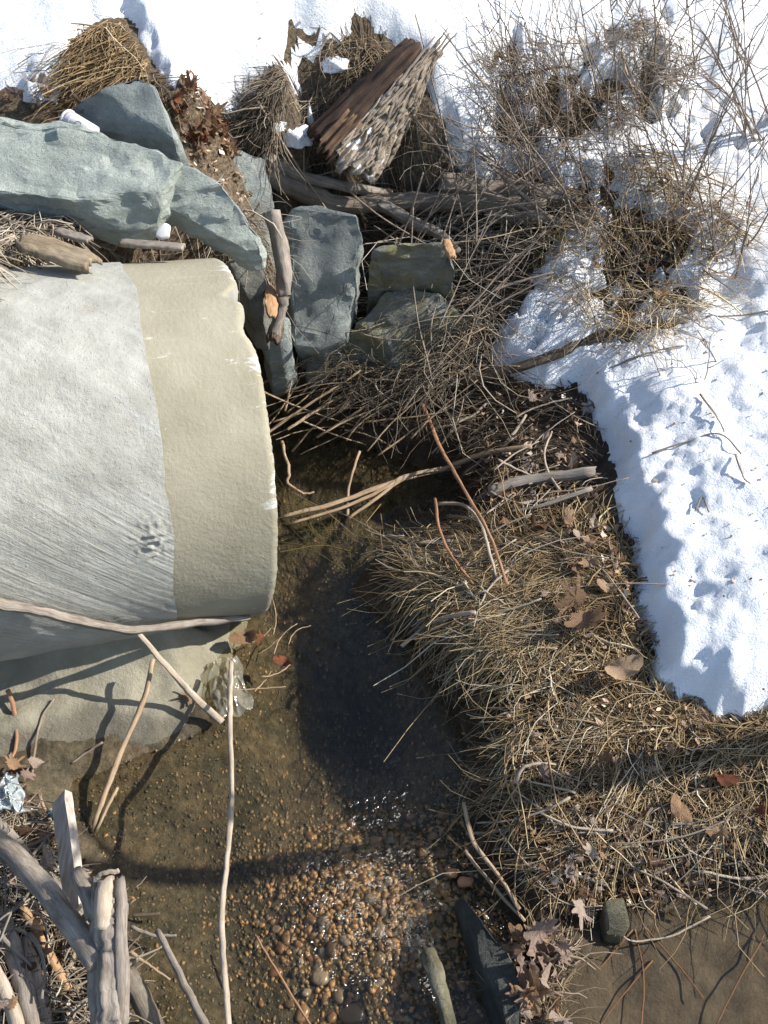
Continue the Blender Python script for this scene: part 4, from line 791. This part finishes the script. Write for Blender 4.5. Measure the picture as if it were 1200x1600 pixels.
for pts, lb in (([(1100,505,.06),(1150,498,.06),(1210,500,.06)],'dark branch tip on the snow at the right edge'),([(1010,740,.01),(1060,720,.02),(1110,715,.02),(1145,745,.01)],'bent dark twig lying on the right snow slope'),([(1135,750,.0),(1150,775,.03),(1160,790,.02)],'short dark twig stuck in the right snow slope'),([(1075,830,.0),(1090,800,.04),(1098,830,.02)],'tiny twig in a boot print on right snow'),([(1080,660,.01),(1110,690,.02),(1118,715,.02)],'thin dark twig on snow below the lone tiny shrub'),([(930,600,.02),(1000,585,.03),(1060,570,.03)],'thin dark twig over the snow edge')):
    P = [G(a, b_, c_) for a, b_, c_ in pts]
    for p in P: p[2] = float(SNZ(p[0], p[1]))+.012
    me = stem_mesh(P, px_r(P[0], 1.8), px_r(P[0], 1.1), 5, .15, 0, 5, .004, name='snow_twig'); rebase(me, P[0]); o = link('snow_twig', me, M['brushtwig']); o.location = P[0]; tag(o, lb, 'twig')
# ------------------------------------------------------------------ snow lumps
def lump(name, p, s, label, spike=0):
    V = ico(3)[0].copy(); F = ico(3)[1]; n = np.array([mnoise.noise(Vector(v*1.6)+Vector((p[0]*9, 0, 0))) for v in V]); n2 = np.array([mnoise.noise(Vector(v*4.5)+Vector((p[1]*9, 3, 0))) for v in V]); V *= (1+.55*n+.22*n2)[:, None]; V[:, 2] *= np.where(V[:, 2] > 0, 1+spike, .6)
    if spike: V[:, :2] *= (1-.75*np.clip(V[:, 2:3]/(1+spike), 0, 1))
    o = link(name, np_mesh(name, V*np.array(s), F), M['snow']); o.location = p; tag(o, label, 'snow')
lump('snow_lump', G(465,222,.02), (.062,.05,.05), 'round snow lump left of the hollow log')
lump('snow_spike', G(485,200,.08), (.015,.015,.03), 'small pointed snow spike beside the round snow lump', 1.5)
lump('snow_crust', G(432,205,.01), (.04,.03,.025), 'small snow crust on the arching straw')
lump('snow_crust', G(525,105,.0), (.06,.07,.035), 'snow crust on the dull straw above hollow log')

# ------------------------------------------------------------------ fallen leaves
def leaf_mesh(kind, seed):
    r = np.random.default_rng(seed); n = 56; th = np.linspace(-np.pi, np.pi, n, endpoint=False)
    if kind == 'maple':
        rad = .36+.0*th
        for ta, la, wa in ((0, 1.0, .30), (.85, .84, .27), (-.85, .80, .27), (1.75, .56, .26), (-1.75, .6, .26), (.42, .62, .1), (-.45, .6, .1)):
            ta += .12*r.normal(); d_ = np.abs((th-ta+np.pi) % (2*np.pi)-np.pi); rad = np.maximum(rad, la*np.exp(-(d_/wa)**1.5)*(1+.08*r.normal()))
        rad = rad+.035*r.normal(size=n)
    elif kind == 'oak': rad = 1/np.sqrt((np.cos(th)/1.0)**2+(np.sin(th)/.48)**2)*(1+.22*np.cos(9*th))+.03*r.normal(size=n)
    else: rad = 1/np.sqrt((np.cos(th)/1.0)**2+(np.sin(th)/.5)**2)*(1+.04*r.normal(size=n))
    V = [(0, 0, 0)]
    for f in (.5, 1.0):
        for i in range(n): V.append((rad[i]*f*math.cos(th[i]), rad[i]*f*math.sin(th[i]), 0))
    V = np.array(V); a = r.uniform(0, 6.28); q = V[:, 0]*math.cos(a)+V[:, 1]*math.sin(a); c1, c2 = r.uniform(.35, 1.0), r.uniform(.1, .5)
    V[:, 2] = c1*q**2-c2*(np.abs(V[:, 1]))+.12*np.sin(5*q+a)+.07*r.normal(size=len(V))*(np.hypot(V[:, 0], V[:, 1]) > .6)
    V[:, 2] -= V[:, 2].min()
    F = [(0, 1+i, 1+(i+1) % n) for i in range(n)]; F4 = [(1+i, 1+n+i, 1+n+(i+1) % n, 1+(i+1) % n) for i in range(n)]
    # stalk
    k = len(V); st = []
    for i in range(4):
        u = i/3
        for a_ in range(3): st.append((-.5-.75*u, .02*math.cos(a_*2.1)+.08*u*u, .05+.02*math.sin(a_*2.1)+.1*u))
    V = np.vstack([V, st]); F4 += [(k+i*3+j, k+i*3+(j+1) % 3, k+i*3+3+(j+1) % 3, k+i*3+3+j) for i in range(3) for j in range(3)]
    me = bpy.data.meshes.new('leaf'); me.from_pydata([tuple(v) for v in V], [], F+F4); me.polygons.foreach_set('use_smooth', np.full(len(me.polygons), True)); me.update(); return me
def leafmat(n, stops):
    m, t, b, o_ = mat_new(n); oi = t.nodes.new('ShaderNodeObjectInfo'); v = coord(t, 'Object')
    c = ramp(t, oi.outputs['Random'], stops); c = mixc(t, math_(t, 'MULTIPLY', noise(t, v, 5, 6, .7), .8), c, tuple(x*.35 for x in stops[0][1]))
    t.links.new(c, b.inputs['Base Color']); b.inputs['Roughness'].default_value = .6; b.inputs['Specular IOR Level'].default_value = .3
    tl = N(t, 'ShaderNodeBsdfTranslucent'); t.links.new(c, tl.inputs[0]); ms = N(t, 'ShaderNodeMixShader'); ms.inputs[0].default_value = .25
    t.links.new(b.outputs[0], ms.inputs[1]); t.links.new(tl.outputs[0], ms.inputs[2]); t.links.new(ms.outputs[0], o_.inputs[0])
    bump(t, b, noise(t, mapping(t, v, (2, 14, 1)), 2, 4), .5, .05); return m
LM = {'tan': leafmat('tan_leaf', [(0,(.34,.20,.11)),(.5,(.50,.31,.17)),(1,(.60,.42,.27))]), 'red': leafmat('red_leaf', [(0,(.20,.06,.03)),(1,(.36,.13,.06))]),
      'brown': leafmat('brown_leaf', [(0,(.14,.075,.04)),(.6,(.28,.16,.09)),(1,(.40,.25,.15))]), 'pale': leafmat('pale_leaf', [(0,(.40,.28,.22)),(.5,(.54,.41,.33)),(1,(.62,.52,.42))])}
leaves = {}
for c in LM:
    for i, k in enumerate(('maple', 'maple', 'oak', 'beech')):
        me = leaf_mesh(k, hash(c) % 97 if False else 11*i+len(c)); me.materials.append(LM[c]); leaves[c, i] = me
def leaf(px, py, rpx, c, label, group=None, h=.03, tilt=.35, k=None, water=True, z=None):
    p = G(px, py, h, water) if z is None else at(px, py, z); o = link('fallen_leaf', leaves[c, int(rng.integers(4)) if k is None else k]); r = px_r(p, rpx*1.1); o.location = p; o.scale = (r, r, r)
    o.rotation_euler = (rng.normal()*tilt, rng.normal()*tilt, rng.uniform(0, 6.28)); tag(o, label, 'leaf', group)
for a in ((900,938,42,'tan','large tan maple leaf lying on the straw mat',.10,0),(915,972,28,'brown','curled brown leaf just below the large tan leaf',.08,2),(838,838,40,'brown','big shaded brown leaf on the bank under the sticks',.05,1),(800,825,26,'tan','tan leaf left of the big shaded brown leaf',.05,0),(972,1050,30,'tan','folded tan leaf at the snow corner',.07,3),(950,1185,22,'brown','brown leaf in the dark hollow of lower bank',.07,0),
 (298,1088,22,'tan','ribbed tan leaf under the side limb on the apron',.03,0),(380,1000,20,'tan','orange leaf under the end of forked branch',.04,3),(408,997,14,'red','dark red leaf beside the orange leaf at pipe bottom',.04,0),(441,1034,14,'red','small reddish leaf floating in the stream',.005,3),(20,1196,24,'tan','tan leaf on the debris above the crushed plastic',.05,0),(38,1212,20,'pale','pale leaf by the tan leaf above crushed plastic',.06,1),(62,1198,14,'pale','small pale leaf on the muddy apron edge',.05,3),
 (48,1335,22,'brown','brown leaf left of the upright board',.06,0),(72,1352,20,'pale','pale leaf right of the crooked root',.08,2),(843,630,18,'pale','pale cupped leaf on mud under the snow edge',.04,3),(1035,462,16,'tan','bright tan leaf in the standing grass',.10,3),(925,392,12,'tan','tan leaf hanging in the dead grass',.12,3),(1088,322,16,'pale','pink-tan leaf on the right grass top',.15,0),(905,1420,34,'pale','large pale torn leaf over the lower bank edge',.07,0),(1060,1272,22,'tan','tan leaf half buried at the lower bank',.07,3),(1130,1222,20,'red','reddish leaf on the lower bank near picture edge',.07,3),(1110,1305,14,'tan','small tan leaf on lower bank dark gap',.06,3),(1190,1268,18,'red','dark red leaf at the right picture edge',.07,0),(860,1225,14,'brown','small brown leaf near the hooked white twig',.06,1)):
    leaf(a[0], a[1], a[2], a[3], a[4], h=a[5], k=a[6])
def litter(poly, n, rpx, cols, label, group, h=(.01, .05), tilt=.5):
    P = inside(gpoly(poly), n)
    for x, y in P:
        o = link('fallen_leaf', leaves[cols[int(rng.integers(len(cols)))], int(rng.integers(4))]); p = np.array([x, y, max(float(T(x, y)), 0)+rng.uniform(*h)]); r = px_r(p, rpx*rng.uniform(.7, 1.25)); o.location = p; o.scale = (r, r, r)
        o.rotation_euler = (rng.normal()*tilt, rng.normal()*tilt, rng.uniform(0, 6.28)); tag(o, label, 'leaf', group)
litter([(795,1480),(830,1462),(882,1480),(878,1610),(785,1620)], 46, 24, ['pale','tan','pale'], 'pale curled leaf in the pile between dark ridge rock and pool', 'leaf pile by the pool', (.02, .11), .8)
litter([(275,185),(335,192),(372,210),(362,268),(315,275),(296,235)], 70, 16, ['tan','brown','red'], 'brown leaf in the pocket right of the pyramid boulder', 'leaves beside the boulder', (.02, .07), .6)
litter([(0,160),(70,165),(100,185),(175,215),(150,222),(100,200),(0,188)], 22, 14, ['tan','brown','pale'], 'brown leaf behind the big slab by the cup', 'leaves behind the slab', (.05, .10), .6)
litter([(780,830),(960,830),(1000,1000),(960,1060),(860,1000)], 26, 15, ['pale','tan','brown'], 'small dry leaf scattered in the straw mat', 'leaves in the straw mat', (.03, .07))
litter([(780,1170),(1200,1170),(1200,1380),(900,1430),(800,1360)], 44, 13, ['brown','pale','brown','tan'], 'small dry leaf scattered on the lower bank', 'leaves on the lower bank', (.02, .07))
litter([(800,1290),(1200,1280),(1210,1380),(1000,1425),(860,1430)], 50, 15, ['pale','pale','tan','brown'], 'pale leaf on the dark lower edge of the bank', 'leaves at the bank edge', (.02, .06), .7)
litter([(880,290),(1100,330),(1060,460),(960,500),(900,420)], 22, 12, ['tan','brown'], 'small brown leaf caught in the standing grass', 'leaves in the standing grass', (.05, .15), .8)
litter([(-20,1200),(60,1230),(180,1420),(200,1600),(-20,1600)], 34, 15, ['brown','pale','tan'], 'dry leaf in the lower left debris heap', 'leaves in the debris heap', (.03, .12), .6)
litter([(760,640),(930,640),(950,740),(830,760)], 12, 14, ['brown','pale'], 'dull leaf on the mud beside snow edge', 'leaves on the mud', (.01, .03))

def flakes(name, polys, n, size, label, on=None):
    P = np.vstack([inside(gpoly(p), int(n*k)) for p, k in polys]); n = len(P); z = np.maximum(T(P[:, 0], P[:, 1]), .004)+rng.uniform(.005, .05, n) if on is None else on(P[:, 0], P[:, 1])+.004
    a = rng.uniform(0, 6.28, n); r = size*np.exp(.45*rng.normal(size=n)); nx = rng.normal(size=(n, 2))*.45; V = np.zeros((n, 6, 3))
    for k in range(6):
        th = a+k*np.pi/3; rr = r*rng.uniform(.45, 1.1, n)*(1.3 if k % 3 == 0 else .75); dx = np.cos(th)*rr; dy = np.sin(th)*rr
        V[:, k] = np.stack([P[:, 0]+dx, P[:, 1]+dy, z+nx[:, 0]*dx+nx[:, 1]*dy+.25*rr*(k % 2)], -1)
    b0 = (np.arange(n)*6)[:, None]; F = np.concatenate([b0+np.array([[0, 1, 2, 3]]), b0+np.array([[0, 3, 4, 5]])])
    tag(link(name, np_mesh(name, V.reshape(-1, 3), F, False, {'tint': np.repeat(np.clip(rng.normal(.5, .28, n), 0, 1), 6)}), M['flake']), label, 'leaf litter', kind='stuff')
M['flake'] = tint_mat('leaf_flake', [(0,(.06,.035,.02)),(.4,(.22,.135,.08)),(.75,(.42,.30,.21)),(1,(.60,.50,.40))], .7)
flakes('leaf_litter', [([(620,900),(800,820),(960,830),(1000,1000),(1000,1090),(800,1060)], .3), ([(790,1100),(1060,1110),(1200,1140),(1200,1390),(950,1430),(800,1360)], .4), ([(740,620),(920,620),(940,780),(760,800)], .1), ([(-20,1220),(60,1240),(180,1420),(210,1600),(-20,1620)], .2)], 3000, .0075, 'crumbled leaf bits strewn through the bank straw')
flakes('snow_specks', [([(900,610),(1190,600),(1190,1120),(1060,1090),(1000,900)], .5), ([(860,480),(1180,420),(1190,600),(900,600)], .3), ([(380,20),(620,20),(640,80),(500,110),(400,140)], .2)], 260, .0045, 'tiny bark and leaf specks lying on the snow', SNZ)
flakes('slope_litter', [([(270,180),(370,195),(420,240),(470,300),(380,330),(300,280)], .35), ([(0,345),(250,345),(330,375),(330,395),(120,430),(0,455)], .4), ([(860,260),(1100,310),(1080,470),(960,530),(870,420)], .25)], 1300, .008, 'crumbled leaf bits on the upper slope and pipe top')

# ------------------------------------------------------------------ bark pieces and wood chips on the pipe top
def plate(name, c, d, wd, ln, thick, mat, label, ridges=0, cat='bark', tilt=.25, z=None):
    p0 = at(*c); dirp = at(d[0], d[1], c[2])-p0; ang = math.atan2(dirp[1], dirp[0]); nu, nv = 22, 12; V = []
    for s_ in (0, 1):
        for j in range(nv):
            for i in range(nu):
                u = i/(nu-1)-.5; v = j/(nv-1)-.5; e = 1-.35*abs(2*u)**3+.2*mnoise.noise(Vector((u*5, 7, c[0])))
                zz = .02*math.cos(v*3)*(1 if ridges else .3)+(.006*math.sin(v*ridges*6.28+3*mnoise.noise(Vector((u*4, v*3, 2)))) if ridges and not s_ else 0)+.004*mnoise.noise(Vector((u*9, v*9, s_)))
                V.append((u*ln*(1+.12*mnoise.noise(Vector((v*7, 3, c[0])))), v*wd*e, zz-thick*s_))
    K = nu*nv; F = []
    for j in range(nv-1):
        for i in range(nu-1): a = j*nu+i; F += [(a, a+1, a+nu+1, a+nu), (K+a, K+a+nu, K+a+nu+1, K+a+1)]
    for i in range(nu-1): a = (nv-1)*nu+i; F += [(i, K+i, K+i+1, i+1), (a, a+1, K+a+1, K+a)]
    for j in range(nv-1): a = j*nu; b_ = a+nu-1; F += [(a, a+nu, K+a+nu, K+a), (b_, K+b_, K+b_+nu, b_+nu)]
    UVs = np.array([(v[1]/wd, v[0]) for v in V]); o = link(name, np_mesh(name, np.array(V), np.array(F), True, None, UVs), M[mat]); o.location = p0; o.rotation_euler = (-tilt, 0, ang); tag(o, label, cat); return o
M['ridgebark'] = wood('ridged_bark', [(.3,(.09,.065,.04)),(.5,(.27,.21,.14)),(.72,(.45,.37,.26))], 5, .5, .9, .8, .006)
plate('bark_slab', (92,392,1.225), (150,412), .12, .29, .02, 'ridgebark', 'thick ridged bark piece on soil above the pipe', 6)
plate('wood_chip', (115,366,1.19), (150,376), .05, .14, .012, 'driftwood', 'flat grey wood chip behind the ridged bark piece')
plate('wood_chip', (238,380,1.15), (290,384), .05, .22, .014, 'driftwood', 'long flat grey wood chip beside the white foam scrap')
plate('orange_chip', (424,470,.80), (428,520), .045, .20, .012, 'orangewood', 'bright orange splintered chip by the bark branch', cat='wood')
plate('orange_chip', (703,388,.90), (712,412), .035, .12, .015, 'orangewood', 'orange wood chip at the end of forked driftwood branch', cat='wood')
plate('bark_crumb', (430,520,.66), (422,545), .06, .11, .02, 'darkwood', 'dark crumbly bark below the bright orange chip', 4)
stick('pipe_twig', [(345,470,1.02),(352,462,1.03),(372,456,1.03)], (4,3), 'tanwood', 'short brown twig on the chipped pipe rim', absz=True)

# ------------------------------------------------------------------ rubbish
m, t, b, o_ = mat_new('white_paper'); b.inputs['Base Color'].default_value = (.66,.64,.60,1); b.inputs['Roughness'].default_value = .6; M['paper'] = m
m, t, b, o_ = mat_new('dark_print'); b.inputs['Base Color'].default_value = (.12,.12,.14,1); M['print'] = m
m, t, b, o_ = mat_new('lilac_print'); b.inputs['Base Color'].default_value = (.50,.46,.52,1); M['lilac'] = m
c0 = at(106, 184, 1.36); c1 = at(148, 206, 1.345); cup = empty('paper_cup', c0, 'crushed white paper cup with round emblem behind the big slab', 'cup'); ca_ = (c1-c0); CL = np.linalg.norm(ca_); ca_ /= CL
cu = np.cross(ca_, [0, 0, 1.]); cu /= np.linalg.norm(cu); cv = np.cross(cu, ca_); cv = cv if cv[2] > 0 else -cv
def cup_pt(u, th, off=0): r = .031-.007*u+off; return ca_*(u*CL)+r*(math.cos(th)*cv*.8+math.sin(th)*cu)+ca_*0
def cup_band(name, u0, u1, off, mat, thick=.0012, nth=40, nu=6):
    V = []; F = []
    for s_ in (0, 1):
        for j in range(nu):
            for i in range(nth): V.append(cup_pt(u0+(u1-u0)*j/(nu-1), 2*math.pi*i/nth, off-thick*s_))
    K = nth*nu
    for j in range(nu-1):
        for i in range(nth): a = j*nth+i; b_ = j*nth+(i+1) % nth; F += [(a, b_, b_+nth, a+nth), (K+a, K+a+nth, K+b_+nth, K+b_)]
    for i in range(nth): b_ = (i+1) % nth; a2 = (nu-1)*nth+i; b2 = (nu-1)*nth+b_; F += [(i, K+i, K+b_, b_), (a2, b2, K+b2, K+a2)]
    link(name, np_mesh(name, np.array(V), np.array(F)), M[mat], cup)
cup_band('wall', 0, 1, 0, 'paper'); cup_band('rolled_rim', -.03, .03, .0035, 'paper', .004); cup_band('printed_band', .06, .26, .0006, 'lilac', .0004)
V = [cup_pt(1, 2*math.pi*i/30) for i in range(30)]+[ca_*CL*.97]; link('base', np_mesh('base', np.array(V), np.array([(i, (i+1) % 30, 30) for i in range(30)])), M['paper'], cup)
tc = 0.0; facing = math.atan2(float(-(ray(128, 196))@cu), float(-(ray(128, 196))@cv)); V = []; F = []
for i in range(28):
    for rr in (.012, .0145): a = 2*math.pi*i/28; V.append(cup_pt(.56+rr*math.cos(a)/CL, facing+rr*math.sin(a)/.034, .0012))
F = [(2*i, 2*i+1, (2*i+3) % 56, (2*i+2) % 56) for i in range(28)]; link('emblem_ring', np_mesh('emblem_ring', np.array(V), np.array(F)), M['print'], cup)
zz = [(-.007,-.004),(-.003,.004),(0,-.003),(.003,.004),(.007,-.004)]; V = []
for (a, b_) in zz: V += [cup_pt(.56+(b_-.0015)/CL, facing+a/.034, .0012), cup_pt(.56+(b_+.0015)/CL, facing+a/.034, .0012)]
link('emblem_mark', np_mesh('emblem_mark', np.array(V), np.array([(2*i, 2*i+2, 2*i+3, 2*i+1) for i in range(4)])), M['print'], cup)
boulder('foam_scrap', [(246,356,1.175),(258,347,1.19),(267,352,1.18),(264,368,1.16),(252,371,1.155),(243,367,1.16)], .012, 'paper', 'small torn white foam scrap below the slab notch', 'foam', cuts=2, amp=.003, bev=.004)
def film(name, corners, n, amp, mat, label, cat, seed, zlift):
    A, B, C_, D_ = [np.asarray(c) for c in corners]; V = []
    for j in range(n):
        for i in range(n):
            u, v = i/(n-1), j/(n-1); p = A*(1-u)*(1-v)+B*u*(1-v)+C_*u*v+D_*(1-u)*v
            q = Vector((u*2.4+seed, v*2.4, 0)); r = 1-abs(mnoise.fractal(q, 1, 2, 3)); w_ = mnoise.noise_vector(q*1.5)
            p = p+np.array([w_.x*.02, w_.y*.02, amp*r**2*(.4+.6*math.sin(u*3.14)*math.sin(v*3.14))+zlift]); V.append(p-A)
    me = np_mesh(name, np.array(V), grid_faces(n, n)); o = link(name, me, M[mat]); o.location = A
    sm = o.modifiers.new('thickness', 'SOLIDIFY'); sm.thickness = .0008; tag(o, label, cat)
def plastic(n, tcol, fac, gcol):
    m, t, b, o_ = mat_new(n); t.nodes.remove(b); tr = N(t, 'ShaderNodeBsdfTransparent'); tr.inputs[0].default_value = (*tcol, 1); gl = N(t, 'ShaderNodeBsdfGlossy'); gl.inputs['Roughness'].default_value = .12
    df = N(t, 'ShaderNodeBsdfDiffuse'); df.inputs[0].default_value = (*gcol, 1); m1 = N(t, 'ShaderNodeMixShader'); m1.inputs[0].default_value = .35; t.links.new(df.outputs[0], m1.inputs[1]); t.links.new(gl.outputs[0], m1.inputs[2])
    m2 = N(t, 'ShaderNodeMixShader'); m2.inputs[0].default_value = fac; t.links.new(tr.outputs[0], m2.inputs[1]); t.links.new(m1.outputs[0], m2.inputs[2]); t.links.new(m2.outputs[0], o_.inputs[0]); return m
M['film'] = plastic('thin_plastic', (.93,.91,.84), .20, (.6,.58,.48)); M['clear'] = plastic('clear_plastic', (.85,.92,.93), .5, (.62,.68,.70))
film('plastic_bag', [G(322,1042,.01), G(372,1028,.01), G(398,1110,.01), G(342,1132,.01)], 44, .045, 'film', 'clear wet plastic bag caught beside the pale pole', 'bag', 3.3, .0)
film('crushed_plastic', [G(-5,1272,.05), G(46,1276,.04), G(30,1216,.07), G(6,1212,.08)], 34, .06, 'clear', 'crushed clear plastic on the debris heap at picture edge', 'plastic', 9.1, .0)
def ring(name, p, r0, r1, h, mat, label, cat, tilt):
    V = []; F = []; nth = 32
    prof_ = [(r1, 0), (r0, 0), (r0, h), (r1*.98, h), (r1*.9, h*.6), (.0, h*.55)]
    for rr, zz_ in prof_:
        for i in range(nth): a = 2*math.pi*i/nth; V.append((rr*math.cos(a), rr*math.sin(a), zz_))
    for k in range(len(prof_)-1):
        for i in range(nth): b_ = (i+1) % nth; F.append((k*nth+i, k*nth+b_, (k+1)*nth+b_, (k+1)*nth+i))
    o = link(name, np_mesh(name, np.array(V), np.array(F)), M[mat]); o.location = p; o.rotation_euler = tilt; tag(o, label, cat)
ring('clear_lid', at(62, 1386, .19), .022, .017, .010, 'clear', 'small round clear plastic lid above the big snag limb', 'lid', (.2, .2, 0))
m, t, b, o_ = mat_new('black_plastic'); b.inputs['Base Color'].default_value = (.03,.05,.06,1); b.inputs['Roughness'].default_value = .35; M['black'] = m
cp0 = at(84, 1268, .1); cap = empty('bottle_cap', cp0, 'dark ribbed bottle cap left of the upright board', 'cap')
V = []; F = []; nth = 24
for (rr, zz_) in ((.016, 0), (.016, .022), (.013, .025), (0, .025)):
    for i in range(nth): a = 2*math.pi*i/nth; V.append((rr*math.cos(a), rr*math.sin(a), zz_))
for k in range(3):
    for i in range(nth): b_ = (i+1) % nth; F.append((k*nth+i, k*nth+b_, (k+1)*nth+b_, (k+1)*nth+i))
link('shell', np_mesh('shell', np.array(V), np.array(F)), M['black'], cap); rb = None
for i in range(14):
    a = 2*math.pi*i/14
    if rb is None:
        bm = bmesh.new(); bmesh.ops.create_cube(bm, size=1); bmesh.ops.scale(bm, vec=(.0035, .0035, .019), verts=bm.verts); rb = bpy.data.meshes.new('rib'); bm.to_mesh(rb); bm.free()
        rb.materials.append(simple('teal_plastic', [(.3,(.12,.2,.22)),(.7,(.2,.3,.32))], 20, .35, 0))
    o = link('rib', rb, None, cap); o.location = (.0172*math.cos(a), .0172*math.sin(a), .0105); o.rotation_euler = (0, 0, a)
cap.rotation_euler = (1.2, 0, .3)

# ------------------------------------------------------------------ young tree on the right bank, outside the picture: its shadow crosses the stream
tb = np.array([2.42, 1.70, float(T(2.42, 1.70))-.05]); tree = empty('young_tree', tb, 'slim bare young tree on the right bank beyond the picture edge', 'tree')
def tpart(name, P, r0, r1, parent=tree):
    me = stem_mesh([np.array(p) for p in P], r0, r1, 10, .12, 0, 8, .01, name=name); rebase(me, tb); return link(name, me, M['greybark'], parent)
tpart('trunk', [tb, tb+[-.01, .01, .7], tb+[.02, -.01, 1.5], tb+[.0, .01, 2.6]], .05, .03)
tpart('limb', [tb+[.01, 0, 1.9], tb+[.25, .2, 2.3], tb+[.5, .4, 2.9]], .016, .006); tpart('limb', [tb+[.0, 0, 2.2], tb+[.1, -.3, 2.6], tb+[.15, -.5, 3.1]], .014, .006); tpart('crown', [tb+[0, .01, 2.6], tb+[-.05, .05, 3.2], tb+[.05, .1, 3.8]], .03, .006)
